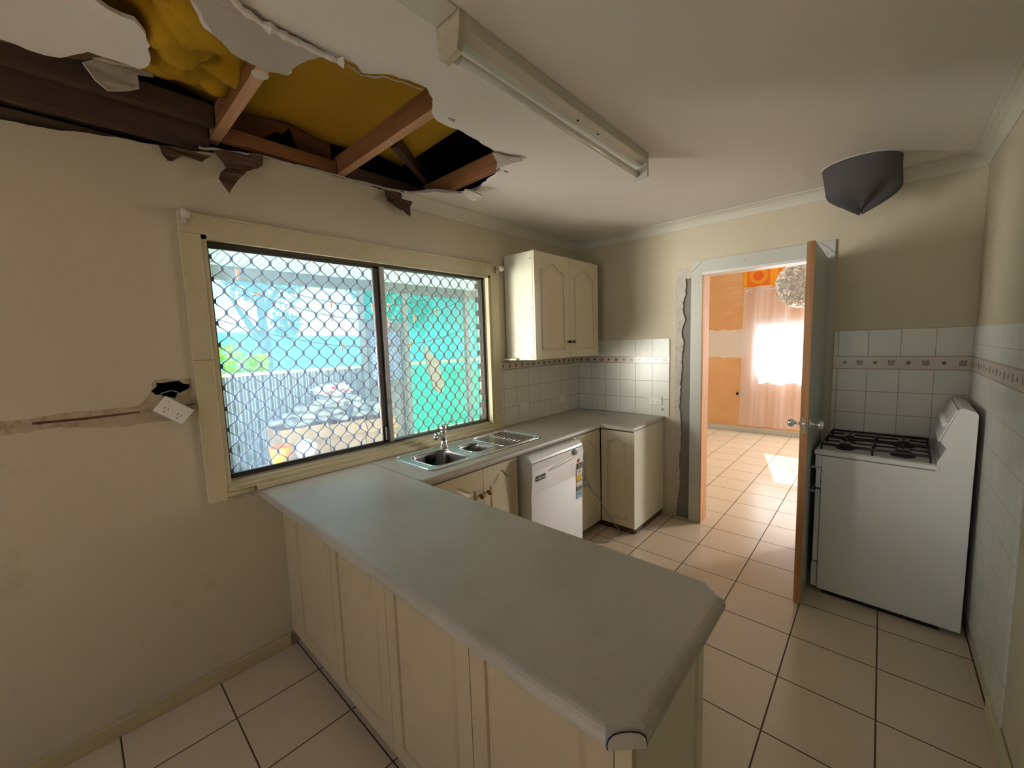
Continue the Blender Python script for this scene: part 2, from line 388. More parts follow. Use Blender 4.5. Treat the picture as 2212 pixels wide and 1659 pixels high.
def thing(name, label, cat, loc, group=None, kind=None):
    o = bpy.data.objects.new(name, None); COL.objects.link(o); o.location = loc; o.empty_display_size = .05
    o['label'] = label
    if cat: o['category'] = cat
    if group: o['group'] = group
    if kind: o['kind'] = kind
    ORG[o.name] = Vector(loc); return o
def struct(b, name, mats, parent=None, bevel=0, smooth=False, label=None):
    return b.build(name, mats, parent, smooth, bevel, kind='structure' if parent is None else None, label=label)
def dup(o, parent=None):
    c = o.copy(); COL.objects.link(c)
    if parent is not None: c.parent = parent
    for ch in list(o.children): dup(ch, c)
    return c

fxz = lambda u, v, d: (u, d, v)      # plate in the window wall plane, depth along y
fyz = lambda u, v, d: (d, u, v)      # plate in the door wall plane, depth along x
fxy = lambda u, v, d: (u, v, d)      # horizontal plate, depth along z
def rect(a0, a1, b0, b1): return [(a0, b0), (a1, b0), (a1, b1), (a0, b1)]
def rrect(a0, a1, b0, b1, r, n=5):
    o = []
    for cx, cy, s in ((a1-r, b0+r, -PI/2), (a1-r, b1-r, 0), (a0+r, b1-r, PI/2), (a0+r, b0+r, PI)):
        for i in range(n+1): o.append((cx+r*math.cos(s+PI/2*i/n), cy+r*math.sin(s+PI/2*i/n)))
    return o
def offset(poly, d):
    """inward offset of a counter-clockwise polygon"""
    o = []; n = len(poly)
    for i in range(n):
        p0, p1, p2 = Vector(poly[i-1]), Vector(poly[i]), Vector(poly[(i+1) % n])
        a = (p1-p0).normalized(); b = (p2-p1).normalized(); na = Vector((-a.y, a.x)); nb = Vector((-b.y, b.x))
        m = na+nb; q = m.length_squared
        m = m*(2/q) if q > .2 else na
        o.append(tuple(p1+m*d))
    return o
def ragged(a, b, n, amp, seed=0):
    """points from a to b with sideways jitter"""
    rnd = random.Random(seed); A, Bv = Vector(a), Vector(b); d = (Bv-A); s = Vector((-d.y, d.x)).normalized(); o = []
    for i in range(n): o.append(tuple(A+d*(i/n)+s*rnd.uniform(-amp, amp)*(0 if i == 0 else 1)))
    return o
def rag_poly(pts, amp=.006, seg=.03, seed=0):
    """subdivide and roughen a closed outline, as torn plasterboard"""
    o = []; n = len(pts)
    for i in range(n):
        a, b = pts[i], pts[(i+1) % n]; L = math.dist(a, b); k = max(1, int(L/seg))
        o += ragged(a, b, k, amp, seed+i)
    return o

# ================================================================== SETTING
struct(B().box(-6.5, 4., -4.2, .1, -.06, 0), 'floor', 'floor')

# ---- ceiling with the torn hole
hole = [(-3.385, -.674), (-3.357, -.654), (-3.304, -.654), (-3.275, -.608), (-3.251, -.477), (-3.272, -.393), (-3.34, -.395), (-3.392, -.39),
        (-3.452, -.292), (-3.52, -.274), (-3.574, -.283), (-3.70, -.30), (-3.9, -.26), (-4.1, -.20), (-4.3, -.02)]
holeR = [(-3.42, -1.0), (-3.30, -1.02), (-3.248, -.929), (-3.208, -.852), (-3.161, -.761), (-3.079, -.708), (-3.022, -.689), (-2.953, -.693), (-2.913, -.705), (-2.908, -.78), (-2.873, -.883),
         (-2.845, -.906), (-2.81, -.922), (-2.767, -.926), (-2.733, -.9), (-2.676, -.95), (-2.601, -.981), (-2.523, -.991), (-2.463, -.95), (-2.409, -.868), (-2.356, -.836),
         (-2.22, -.845), (-2.012, -.82), (-1.949, -.791), (-1.787, -.66), (-1.763, -.569), (-1.726, -.443), (-1.713, -.353), (-1.735, -.281), (-1.887, -.193), (-1.972, -.06), (-2.08, -.02)]
rim = []
for i in range(len(holeR)-1): rim += ragged(holeR[i], holeR[i+1], max(1, int(math.dist(holeR[i], holeR[i+1])/.025)), .006, i)
rim.append(holeR[-1])
left = []
hl = hole[::-1]
for i in range(len(hl)-1): left += ragged(hl[i], hl[i+1], max(1, int(math.dist(hl[i], hl[i+1])/.025)), .008, 50+i)
left.append(hl[-1])
# ceiling outline: along the window wall it stops at the hole and follows its rim
out = [(-6.5, -2.69), (0, -2.69), (0, 0), (-2.07, 0)]+rim[::-1]+[(-3.39, -.9)]+left[::-1]+[(-6.5, 0)]
b = B(); b.plate(out, [], fxy, 2.55, 2.562)
ceil = struct(b, 'ceiling', 'ceiling')
struct(B().box(.12, 4., -4.2, .5, 2.75, 2.8), 'ceiling', 'ceiling')
# roof space
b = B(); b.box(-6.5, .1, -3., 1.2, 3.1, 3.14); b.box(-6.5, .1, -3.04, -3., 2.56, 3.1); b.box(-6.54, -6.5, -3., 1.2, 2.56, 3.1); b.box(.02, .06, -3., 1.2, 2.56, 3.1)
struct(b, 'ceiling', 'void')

for k, (cx_, cy_) in enumerate(((-2.322, -.888), (-1.773, -.69))):
    b = B(); b.plate(rag_poly([(cx_-.02, cy_-.004), (cx_+.014, cy_-.008), (cx_+.018, cy_+.006), (cx_-.004, cy_+.005)], .002, .01, k), [], fxy, 2.546, 2.5499); b.build('paint_chip', 'paper', ceil)
# ---- window wall: lining with window opening, ragged top where the cornice fell, hole behind the socket
top = [(-1.95, 2.55), (-2.49, 2.546), (-2.633, 2.543), (-2.804, 2.537), (-2.921, 2.512), (-3.003, 2.493), (-3.095, 2.479), (-3.204, 2.464), (-3.316, 2.455),
       (-3.394, 2.444), (-3.467, 2.427), (-3.546, 2.419), (-3.608, 2.415), (-3.8, 2.40), (-4.1, 2.44), (-4.3, 2.55)]
tt = []
for i in range(len(top)-1): tt += ragged(top[i], top[i+1], max(1, int(math.dist(top[i], top[i+1])/.03)), .004, 90+i)
tt.append(top[-1])
wx0, wx1, wz0, wz1 = -3.075, -1.255, .945, 2.118
ghole = [(-3.264, 1.463), (-3.235, 1.466), (-3.206, 1.468), (-3.19, 1.452), (-3.168, 1.448), (-3.17, 1.432), (-3.19, 1.420), (-3.211, 1.412), (-3.221, 1.389), (-3.24, 1.397), (-3.258, 1.402), (-3.274, 1.413),
         (-3.289, 1.413), (-3.302, 1.432), (-3.283, 1.451), (-3.284, 1.465)]
wall_outline = [(-6.5, 0), (.1, 0), (.1, 2.55)]+tt+[(-6.5, 2.55)]
b = B(); b.plate(wall_outline, [rect(wx0, wx1, wz0, wz1), ghole], fxz, 0, .012)
wl = struct(b, 'wall_left', 'wall')
b = B()
b.plate(rect(-6.5, 1.2, -.1, 3.2), [rect(wx0, wx1, wz0, wz1)], fxz, .105, .125)
b.build('outer_cladding', 'fence_rail', wl)
b = B(); b.box(-6.5, .1, .085, .104, 0, wz0-.02); b.box(-6.5, wx0-.02, .085, .104, 0, 3.1); b.box(wx1+.02, .1, .085, .104, 0, 3.1); b.box(wx0-.02, wx1+.02, .085, .104, wz1+.02, 3.1)
b.build('cavity_backing', 'void', wl)
# torn paper and chased groove left of the socket
b = B()
groove = rag_poly([(-3.716, 1.318), (-3.594, 1.322), (-3.486, 1.307), (-3.399, 1.292), (-3.334, 1.297), (-3.22, 1.295), (-3.17, 1.345), (-3.165, 1.475), (-3.286, 1.479), (-3.31, 1.42), (-3.343, 1.376), (-3.451, 1.373), (-3.569, 1.376), (-3.649, 1.366), (-3.716, 1.371)], .004, .02, 7)
b.plate(groove, [ghole], fxz, -.0015, 0)
b.build('torn_paper_patch', 'torn_brown', wl, label='bare brown torn patch around the wall socket hole')
b = B(); b.plate([(-3.639, 1.343), (-3.5, 1.340), (-3.346, 1.344), (-3.346, 1.352), (-3.5, 1.350), (-3.639, 1.352)], [], fxz, -.003, -.0015)
b.plate([(-3.20, 1.352), (-3.16, 1.356), (-3.16, 1.360), (-3.20, 1.357)], [], fxz, -.003, -.0015)
b.build('groove_line', 'plaster_brown', wl)
b = B(); b.box(-3.34, -3.15, .013, .084, 1.36, 1.362); b.box(-3.34, -3.338, .013, .084, 1.362, 1.5); b.build('stud_cavity', 'void', wl)

# ---- door wall with doorway and bare strip
dy0, dy1, dz = -1.965, -1.195, 2.11
strip = [(-1.112, 2.09), (-1.105, 2.074), (-1.065, 2.079), (-1.069, 1.95), (-1.044, 1.88), (-1.045, 1.807), (-1.066, 1.743), (-1.036, 1.639), (-1.053, 1.533), (-1.038, 1.426), (-1.042, 1.319), (-1.03, 1.21),
         (-1.031, 1.102), (-1.021, .991), (-1.035, .88), (-1.037, .725), (-1.025, .518), (-1.03, .35), (-1.018, .204), (-1.0, .004), (-1.112, .004)]
sr = []
for i in range(len(strip)-2): sr += ragged(strip[i], strip[i+1], max(1, int(math.dist(strip[i], strip[i+1])/.02)), .005, 200+i)
sr += strip[-2:]
b = B()
b.plate([(-2.69, 0), (-1.965, 0), (-1.965, 2.11), (-1.195, 2.11), (-1.195, 0), (.1, 0), (.1, 2.56), (-2.69, 2.56)], [sr], fyz, 0, .012)
wb = struct(b, 'wall_back', 'wall')
b = B(); b.box(.013, .018, -1.19, -.95, 0, 2.15); b.build('bare_board', 'board_grey', wb, label='grey bare board strip beside the door casing')
sm = [(-1.115, 2.155), (-1.06, 2.165), (-1.0, 2.155), (-.985, 2.0), (-.984, 1.854), (-.988, 1.6), (-.985, 1.426), (-.982, 1.1), (-.98, .764), (-.97, .4), (-.965, .12), (-.945, .004), (-1.0, .004)]
smr = []
for i in range(len(sm)-1): smr += ragged(sm[i], sm[i+1], max(1, int(math.dist(sm[i], sm[i+1])/.03)), .006, 300+i)
smr += [strip[-2]]
inner = [q for q in sr[:-2]]
b = B(); b.plate(smr+[(a+.001, c) for a, c in inner[::-1]]+[(-1.113, 2.10)], [], fyz, -.003, -.0002)
b.build('plaster_smear', 'plaster', wb, label='rough smear of grey plaster along the bare strip')
b = B(); b.plate([(-4.2, 0), (-1.965, 0), (-1.965, 2.11), (-1.195, 2.11), (-1.195, 0), (.5, 0), (.5, 2.8), (-4.2, 2.8)], [], fyz, .02, .12)
b.build('stud_core', 'casing', wb)
# ---- right and rear wall
b = B(); b.box(-3.8, .0, -2.80, -2.69, 0, 2.56); wrr = struct(b, 'wall_right', 'wall')
B().box(-6.5, -3.8, -2.80, -2.69, 0, 2.56).build('dark_unseen_wall', 'kick', wrr)  # unseen stretch of wall, made dark brown to cut bounced light
b = B(); b.plate(rect(-2.8, .1, 0, 2.56), [rect(-2.25, -.45, .9, 2.15)], fyz, -6.6, -6.5); wr = struct(b, 'wall_rear', 'kick')  # unseen wall, likewise darkened to keep bounce off the peninsula
w3 = thing('added_window', 'unseen white framed window added behind the camera for fill light', None, (-6.55, -1.35, .9), kind='structure')  # unseen window, added as an opening for the rear fill light
b = B(); 
for a0, a1, c0, c1 in ((-2.25, -.45, .9, .94), (-2.25, -.45, 2.11, 2.15), (-2.25, -2.21, .94, 2.11), (-.49, -.45, .94, 2.11), (-1.37, -1.33, .94, 2.11)): b.box(-6.57, -6.53, a0, a1, c0, c1)
b.build('window_frame', 'white_plastic', w3)
B().box(-6.552, -6.548, -2.21, -.49, .94, 2.11).build('window_pane', 'glass', w3)

# ---- adjacent room
b = B(); b.plate(rect(-4.2, .5, 0, 2.8), [rect(-2.15, -.78, .88, 1.80)], fyz, 3.95, 4.05); wf = struct(b, 'wall_far', 'orange_wall')
B().box(3.944, 3.949, -3., -.60, 2.36, 2.75).build('wallpaper_band', 'wallpaper', wf, label='retro orange patterned wallpaper strip above the curtain')
b = B(); b.plate(rag_poly([(-.60, .56), (-.66, .54), (-.68, .74), (-.60, .74), (-.585, .66)], .006, .03, 2), [], fyz, 3.946, 3.9495); b.build('filler_patch', 'plaster', wf)
b = B(); b.plate(rag_poly([(-.525, .615), (-.555, .615), (-.562, .635), (-.545, .668), (-.528, .64)], .003, .012, 3), [], fyz, 3.9425, 3.9455); b.build('socket_hole', 'void', wf)
struct(B().box(.12, 4., .5, .6, 0, 2.8), 'wall_side', 'casing')
struct(B().box(.12, 4., -4.3, -4.2, 0, 2.8), 'wall_side', 'casing')
struct(B().box(3.932, 3.95, -4.2, .5, 0, .085), 'baseboard_far', 'casing', bevel=.004)
w2 = thing('window_2', 'bright window behind the sheer curtain in the next room', None, (4., -1.465, .88), kind='structure')
b = B()
for a0, a1, c0, c1 in ((-2.15, -.78, .88, .92), (-2.15, -.78, 1.76, 1.80), (-2.15, -2.11, .92, 1.76), (-.82, -.78, .92, 1.76)): b.box(3.98, 4.03, a0, a1, c0, c1)
b.build('window_frame', 'white_plastic', w2)
B().box(4.003, 4.007, -2.11, -.82, .92, 1.76).build('window_pane', 'glass', w2)

# ---- trims
# cornice as a cove profile
def cove(p0, p1, nrm, name):
    """cove moulding from p0 to p1; nrm points into the room"""
    p0, p1, nrm = Vector(p0), Vector(p1), Vector(nrm); prof = [(0, 2.478), (.006, 2.478), (.009, 2.485), (.016, 2.503), (.030, 2.522), (.050, 2.535), (.066, 2.541), (.070, 2.543), (.070, 2.549), (0, 2.549)]
    b = B(); rs = []
    for p in (p0, p1): rs.append([Vector((p.x+nrm.x*d, p.y+nrm.y*d, z)) for d, z in prof])
    b.rings(rs, True, True, True); return struct(b, name, 'cornice')
cove((0, 0, 0), (-2.02, 0, 0), (0, -1, 0), 'trim_1')
cove((0, 0, 0), (0, -2.69, 0), (-1, 0, 0), 'trim_2')
cove((0, -2.69, 0), (-6.5, -2.69, 0), (0, 1, 0), 'trim_3')
# skirting
def skirt(x0, x1, y0, y1, name, m='skirt_paint', h=.068):
    return struct(B().box(x0, x1, y0, y1, 0, h), name, m, bevel=.005)
skirt(-6.5, -2.86, -.017, -.0005, 'baseboard_left')
skirt(-6.5, -1.12, -2.689, -2.672, 'baseboard_right', 'timber_paint', .09)
# door casing and jamb
b = B()
b.plate([(-1.115, 0), (-1.115, 2.205), (-2.04, 2.205), (-2.04, 0), (-1.965, 0), (-1.965, 2.11), (-1.20, 2.11), (-1.20, 0)], [], fyz, -.018, -.0005)
tr = struct(b, 'trim_4', 'casing', bevel=.002)
b = B()
for y, z in ((-1.15, 2.03), (-1.17, 2.03), (-1.15, 1.78), (-1.17, 1.78), (-1.15, .36), (-1.17, .36), (-1.5, 2.16), (-2.0, 2.12), (-1.15, .06), (-1.17, .06)): b.lathe([(.003, -.0195), (.003, -.0175)], (0, y, z), 'x', 8)
b.build('nail_heads', 'bronze', tr)
b = B(); b.obox((-.0183, -1.157, 2.157), (0, .7, -.7), (0, .7, .7), (1, 0, 0), .058, .0012, .0006); b.obox((-.0183, -2.003, 2.157), (0, -.7, -.7), (0, .7, -.7), (1, 0, 0), .058, .0012, .0006)
b.build('mitre_joint', 'kick', tr)
b = B(); b.box(-.017, .135, -1.213, -1.1955, 0, 2.09); b.box(-.017, .135, -1.9645, -1.948, 0, 2.09)
jb = struct(b, 'trim_5', 'jamb')
B().box(-.017, .135, -1.9645, -1.1955, 2.09, 2.1095).build('head_jamb', 'white_plastic', jb)
b = B(); b.box(.13, .15, -1.2, -1.10, 0, 2.2); b.box(.13, .15, -2.04, -1.95, 0, 2.2); b.box(.13, .15, -1.95, -1.2, 2.1, 2.2); struct(b, 'trim_6', 'casing')

# ---- wall tiles
tw = struct(B().box(-1.172, -.0065, -.0065, -.0005, .9, 1.371), 'trim_7', 'tile_w')
B().box(-1.172, -.0065, -.009, -.0005, 1.371, 1.433).build('border_strip', 'border_w', tw, label='patterned brown and cream border strip')
B().box(-1.05, -.0065, -.0065, -.0005, 1.433, 1.59).build('upper_tiles', 'tile_w', tw)
tb = struct(B().box(-.0065, -.0005, -.938, -.0007, .9, 1.371), 'trim_8', 'tile_b')
B().box(-.009, -.0005, -.938, -.0007, 1.371, 1.433).build('border_strip', 'border_b', tb, label='patterned brown and cream border strip')
B().box(-.0065, -.0005, -.938, -.0007, 1.433, 1.585).build('upper_tiles', 'tile_b_up', tb)
B().lathe([(.012, -.012), (.012, -.0065)], (0, -.878, .96), 'x', 14).build('round_plug', 'grey_plastic', tb, label='small grey round plug')
ts = struct(B().box(-.0065, -.0005, -2.6885, -2.056, .0, 1.345), 'trim_9', 'tile_s')
B().box(-.009, -.0005, -2.6885, -2.056, 1.345, 1.43).build('border_strip', 'border_s', ts, label='patterned brown and cream border strip')
B().box(-.0065, -.0005, -2.6885, -2.056, 1.43, 1.60).build('upper_tiles', 'tile_s_up', ts)
b = B(); b.box(-1.30, -.0095, -2.6895, -2.6835, .09, 1.345)
t3 = struct(b, 'trim_10', 'tile_r')
B().box(-1.30, -.0095, -2.6895, -2.681, 1.345, 1.43).build('border_strip', 'border_r', t3, label='patterned brown and cream border strip')
B().box(-1.30, -.0095, -2.6895, -2.6835, 1.43, 1.60).build('upper_tiles', 'tile_r', t3)

# ================================================================== WINDOW 1
w1 = thing('window_1', 'wide aluminium sliding window with diamond security grille over the sink', None, (-2.16, .05, .945), kind='structure')
b = B()
b.box(-3.152, wx0, -.018, -.0005, .88, 2.118); b.box(-3.152, -1.165, -.018, -.0005, 2.118, 2.207)
b.box(wx1, -1.165, -.018, -.0005, .94, 2.118)
b.build('casing', 'timber_paint', w1, bevel=.003)
b = B(); b.box(-3.1525, wx0, -.0186, -.018, 1.553, 1.555); b.build('casing_joint', 'kick', w1)
b = B(); b.box(-3.152, -1.165, -.026, -.018, 2.192, 2.207); b.build('head_bead', 'timber_paint', w1, bevel=.003)
b = B()  # timber reveal lining
b.box(wx0, wx0+.012, 0, .05, wz0, wz1); b.box(wx1-.012, wx1, 0, .05, wz0, wz1); b.box(wx0, wx1, 0, .05, wz1-.012, wz1); b.box(wx0, wx1, 0, .05, wz0, wz0+.012)
b.box(wx0, wx0+.02, -.012, .0, wz0, wz1); b.box(wx1-.02, wx1, -.012, .0, wz0, wz1); b.box(wx0, wx1, -.012, .0, wz1-.018, wz1)
b.build('reveal', 'timber_paint', w1)
b = B(); b.box(wx0-.0, -1.17, -.022, .05, .918, .945); b.build('sill', 'timber_paint', w1, bevel=.004)
b = B()  # aluminium outer frame
fx0, fx1, fz0, fz1 = wx0+.012, wx1-.012, wz0+.012, wz1-.012
b.box(fx0, fx0+.016, .045, .105, fz0, fz1); b.box(fx1-.028, fx1, .045, .105, fz0, fz1); b.box(fx0, fx1, .045, .105, fz1-.018, fz1); b.box(fx0, fx1, .045, .105, fz0, fz0+.02)
b.build('outer_frame', 'alu_dark', w1, bevel=.002)
b = B(); b.box(fx1-.006, fx1, .035, .045, fz0, fz1); b.box(fx0, fx1, .038, .045, fz0, fz0+.008); b.build('track_lip', 'alu', w1)
sash = B()
xm = -2.165
sash.box(xm-.045, xm-.005, .052, .072, fz0+.018, fz1-.016); sash.box(fx0+.014, fx0+.026, .052, .072, fz0+.018, fz1-.016)
sash.box(fx0+.014, xm-.005, .052, .072, fz0+.018, fz0+.030); sash.box(fx0+.014, xm-.005, .052, .072, fz1-.030, fz1-.016)
sl = sash.build('sliding_sash', 'alu_dark', w1, bevel=.002)
B().box(fx0+.022, xm-.04, .061, .065, fz0+.028, fz1-.028).build('window_pane', 'glass_dusty', sl)
b = B(); b.box(xm-.030, xm-.012, .036, .052, fz0+.03, fz0+.12); b.build('sash_latch', 'alu_dark', sl, bevel=.003)
sash = B()
sash.box(xm-.004, xm+.026, .040, .078, fz0+.016, fz1-.016)
s2 = sash.build('fixed_stile', 'alu', w1, bevel=.002)
B().box(xm+.02, fx1-.024, .081, .085, fz0+.018, fz1-.016).build('window_pane', 'glass_dusty2', s2)
# diamond grille outside the glass: touching zigzag strands
b = B(); i = 0
x = -3.004-.0429*1
amp = .0205
while x < fx1+.02:
    if x > fx0+.005:
        pts = []; z = 2.099; sgn = 1 if i % 2 else -1
        zt = fz1; nst = 6
        zz = fz1
        step = .0527/nst
        while zz > fz0:
            ph = (2.097-zz)/.0527          # 0 at knot row, 1 at next row
            c = math.cos(ph*PI); c = max(-1, min(1, 1.28*c)); c = .75*c+.25*math.asin(max(-1, min(1, math.cos(ph*PI))))*2/PI
            pts.append((x+sgn*amp*c, .098, zz)); zz -= step
        n0 = len(b.v); rs = []
        for q in pts:
            rs.append([(q[0]-.0030, q[1]-.003, q[2]), (q[0]+.0030, q[1]-.003, q[2]), (q[0]+.0030, q[1]+.003, q[2]), (q[0]-.0030, q[1]+.003, q[2])])
        b.rings(rs, True, True, True)
        for r in range(12):
            kz = 2.097-.1054*r-(0 if sgn*(-1) > 0 else .0527)
            kx = x-amp-.001
            if kz > fz0+.01 and kx > fx0+.01: b.box(kx-.0060, kx+.0060, .093, .103, kz-.010, kz+.010)
    x += .0429; i += 1
b.build('security_grille', 'grille', w1, label='dark brown diamond pattern security grille')
# loose timber strip along the back of the worktop
b = B(); b.box(-2.955, -1.18, -.046, -.019, .9008, .926); struct(b, 'trim_11', 'timber_paint', bevel=.004)
b = B(); b.box(-3.078, -2.96, -.012, -.0005, .895, .915); b.box(-3.07, -2.975, -.008, -.0005, .872, .884); struct(b, 'trim_12', 'timber_paint', bevel=.003)

# curtain brackets
def bracket(x, z, lab):
    t = thing('curtain_rod_bracket', lab, 'curtain bracket', (x, -.02, z), 'curtain brackets at the window corners')
    B().box(x-.012, x+.012, -.030, -.0265 , z-.035, z+.03).build('back_plate', 'old_cream', t, bevel=.002)
    B().lathe([(.006, 0), (.006, .02)], (x, -.052, z), 'y', 10).build('stem', 'old_cream', t)
    b = B(); b.lathe([(.013, -.014), (.02, -.012), (.022, 0), (.02, .012), (.013, .014)], (x+.004, -.070, z), 'x', 18); b.build('cup', 'old_cream', t, smooth=True)
    return t
bracket(-3.135, 2.185, 'white curtain rod bracket at the left top corner of the window frame')
bracket(-1.185, 2.172, 'white curtain rod bracket between the window frame and the wall cupboard')

# ================================================================== CEILING HOLE CONTENTS
def joist(x, y0, y1, m, lab, w=.042, z0=2.563, h=.09):
    t = B().box(x-w/2, x+w/2, y0, y1, z0, z0+h).build('ceiling_joist', m, None, bevel=.002, label=lab, cat='joist', group='timber joists in the ceiling hole')
    return t
ja = B(); ja.box(-2.995, -2.953, -1.3, .08, 2.565, 2.66); o = ja.build('ceiling_joist', 'joist', None, bevel=.002, label='brown joist with pale underside left of the diagonal joist in the hole', cat='joist', group='timber joists in the ceiling hole')
B().box(-2.995, -2.953, -1.3, .08, 2.5638, 2.565).build('lit_underside', 'joist_lit', o, label='underside in a paler colour for the light on it')
b = B(); b.lathe([(.0, -.006), (.02, -.005), (.028, 0)], (-2.972, -.62, 2.5636), 'z', 12, cap=False); b.build('adhesive_daub', 'shard', o, smooth=True)
jb_ = B(); jb_.box(-2.412, -2.368, -1.3, .08, 2.565, 2.66); o = jb_.build('ceiling_joist', 'joist', None, bevel=.002, label='orange ceiling joist crossing the middle of the hole diagonally', cat='joist', group='timber joists in the ceiling hole')
B().box(-2.412, -2.368, -1.3, .08, 2.5638, 2.565).build('lit_underside', 'joist_lit', o, label='underside in a paler colour for the light on it')
b = B(); b.lathe([(.0, -.008), (.008, -.006), (.012, 0)], (-2.39, -.52, 2.5636), 'z', 10, cap=False); b.build('plaster_screw', 'steel', o, smooth=True)
B().box(-1.812, -1.77, -1.3, .08, 2.5638, 2.66).build('ceiling_joist', 'joist', None, bevel=.002, label='short end of a joist at the right tip of the ceiling hole', cat='joist', group='timber joists in the ceiling hole')
B().box(-2.95, -2.415, .0, .042, 2.5645, 2.63).build('timber_noggin', 'joist_x', None, bevel=.002, label='orange brown timber noggin between the two bare joists along the wall', cat='timber')
B().box(-2.36, -1.82, .0, .042, 2.5645, 2.63).build('timber_noggin', 'joist_old', None, bevel=.002, label='dark timber noggin right of the diagonal joist', cat='timber')
# notched board behind the noggin
nb = [(-2.95, 2.66), (-2.76, 2.66), (-2.70, 2.712), (-2.66, 2.718), (-2.625, 2.76), (-2.60, 2.70), (-2.586, 2.66), (-2.415, 2.66), (-2.415, 2.77), (-2.95, 2.77)]
b = B(); b.plate(nb, [], fxz, .064, .080); b.build('roof_fascia_board', 'joist_x', None, label='brown notched board high behind the noggin inside the hole', cat='board')
B().box(-6.3, -3.0, .018, .06, 2.49, 2.61).build('wall_top_plate', 'joist_old', None, bevel=.003, label='dark old wall top plate exposed at the left end of the hole', cat='timber')
B().box(-6.3, -3.0, .0205, .06, 2.40, 2.47).build('wall_top_plate', 'joist_old', None, bevel=.003, label='lower dark timber plate just above the torn left wall top', cat='timber')
B().box(-3.6, -3.0, -.10, -.055, 2.575, 2.66).build('timber_noggin', 'joist_old', None, bevel=.002, label='brown timber noggin under the white shards at the left of the hole', cat='timber')
b = B(); b.obox((-1.98, -.12, 2.70), (.82, .57, 0), (-.57, .82, 0), (0, 0, 1), .3, .02, .035); b.build('roof_brace', 'joist_old', None, label='thin dark roof brace crossing the black end of the hole', cat='timber')
# yellow sarking sheet
b = B(); N = 18; rs = []
for i in range(N+1):
    x = -3.30+(1.30)*i/N; r = []
    for j in range(N+1):
        y = -1.35+1.33*j/N
        z = 2.80-.06*j/N+.012*math.sin(i*.9)+.008*noise.noise((x*5, y*5, 0)); r.append((x, y, z))
    rs.append(r)
b.rings(rs, False); o = b.build('insulation_sheet', 'yellow_smooth', None, smooth=True, label='smooth yellow insulation sheet between the joists inside the hole', cat='insulation')
sm_ = o.modifiers.new('s', 'SOLIDIFY'); sm_.thickness = .02; sm_.offset = 1
# crumpled batt
b = B(); rs = []
for i in range(41):
    u = i/40; r = []
    for j in range(41):
        v = j/40; x = -3.42+.44*u; y = -1.12+.84*v
        sag = math.sin(PI*min(1, u*1.0))*.06*math.sin(PI*v)
        z = 2.665-sag+.075*noise.noise((x*8, y*8, 1))+.035*noise.noise((x*20, y*20, 3)); z = max(z, 2.572)
        r.append((x, y, z))
    rs.append(r)
b.rings(rs, False); o = b.build('insulation_batt', 'yellow', None, smooth=True, label='crumpled yellow insulation batt bulging at the left of the hole', cat='insulation')
sm_ = o.modifiers.new('s', 'SOLIDIFY'); sm_.thickness = .03; sm_.offset = 1
# torn pieces
def torn(name, pts, fn, d, mat, lab, cat, curl=0, parent=None, seed=1, amp=.004, th=.004):
    b = B(); q = rag_poly(pts, amp, .02, seed)
    b.plate(q, [], lambda u, v, w: fn(u, v, w), d, d+th)
    b.v = [tuple(Vector(v)+Vector((0, 0, curl*noise.noise((v[0]*9, v[1]*9, v[2]*9))))) if curl else v for v in b.v]
    return b.build(name, mat, parent, label=lab, cat=cat)
torn('peeled_ceiling_paper', [(-3.21, -.869), (-3.235, -.92), (-3.16, -.97), (-3.107, -.935), (-3.072, -.942), (-3.036, -.915), (-2.992, -.92), (-2.956, -.913), (-2.919, -.917), (-2.869, -.915), (-2.875, -.891), (-2.899, -.833), (-2.912, -.788),
      (-2.918, -.719), (-2.958, -.700), (-3.021, -.70), (-3.082, -.715), (-3.14, -.764), (-3.179, -.834)], fxy, 2.541, 'paper', 'peeled grey ceiling paper hanging at the near rim of the hole', 'torn paper', .006, amp=.006)
torn('plaster_flap', [(-2.0, -.815), (-1.965, -.83), (-1.92, -.835), (-1.86, -.875), (-1.83, -.862), (-1.85, -.78), (-1.86, -.70), (-1.80, -.655), (-1.90, -.75)], fxy, 2.538, 'paper', 'pale pointed plaster flap sticking out at the right tip of the hole', 'torn plaster', .008)
def hang(pts, y, mat, lab, seed):
    b = B(); q = rag_poly(pts, .004, .02, seed); b.plate(q, [], fxz, y, y+.006)
    zt = max(p[1] for p in pts)
    b.v = [(v[0]+.01*noise.noise((v[2]*12, seed, 0)), v[1]-.5*max(0, zt-v[2])**1.3+.018*noise.noise((v[0]*16, v[2]*16, seed)), v[2]) for v in b.v]
    return b.build('torn_plaster_scrap', mat, None, label=lab, cat='torn plaster')
hang([(-2.995, 2.50), (-2.892, 2.535), (-2.795, 2.535), (-2.800, 2.49), (-2.825, 2.470), (-2.876, 2.437), (-2.912, 2.392), (-2.943, 2.345), (-2.962, 2.305), (-2.98, 2.33), (-2.998, 2.366), (-2.983, 2.40), (-2.957, 2.43)], -.016, 'plaster_brown', 'large pointed brown scrap hanging from the hole above the window left half', 3)
hang([(-3.186, 2.462), (-3.102, 2.47), (-3.002, 2.478), (-3.043, 2.435), (-3.072, 2.438), (-3.112, 2.44), (-3.150, 2.405), (-3.166, 2.402), (-3.179, 2.425)], -.015, 'plaster_brown', 'small ragged brown scrap on the wall edge left of the large hanging scrap', 5)
hang([(-2.139, 2.551), (-1.99, 2.557), (-1.928, 2.556), (-1.939, 2.52), (-1.97, 2.47), (-1.988, 2.405), (-2.03, 2.432), (-2.087, 2.452), (-2.131, 2.465)], -.02, 'plaster_brown', 'brown scrap hanging from the hole above the window right half', 8)
b = B(); q = rag_poly([(-1.80, -.39), (-1.72, -.44), (-1.70, -.40), (-1.715, -.34), (-1.79, -.33)], .005, .02, 4)
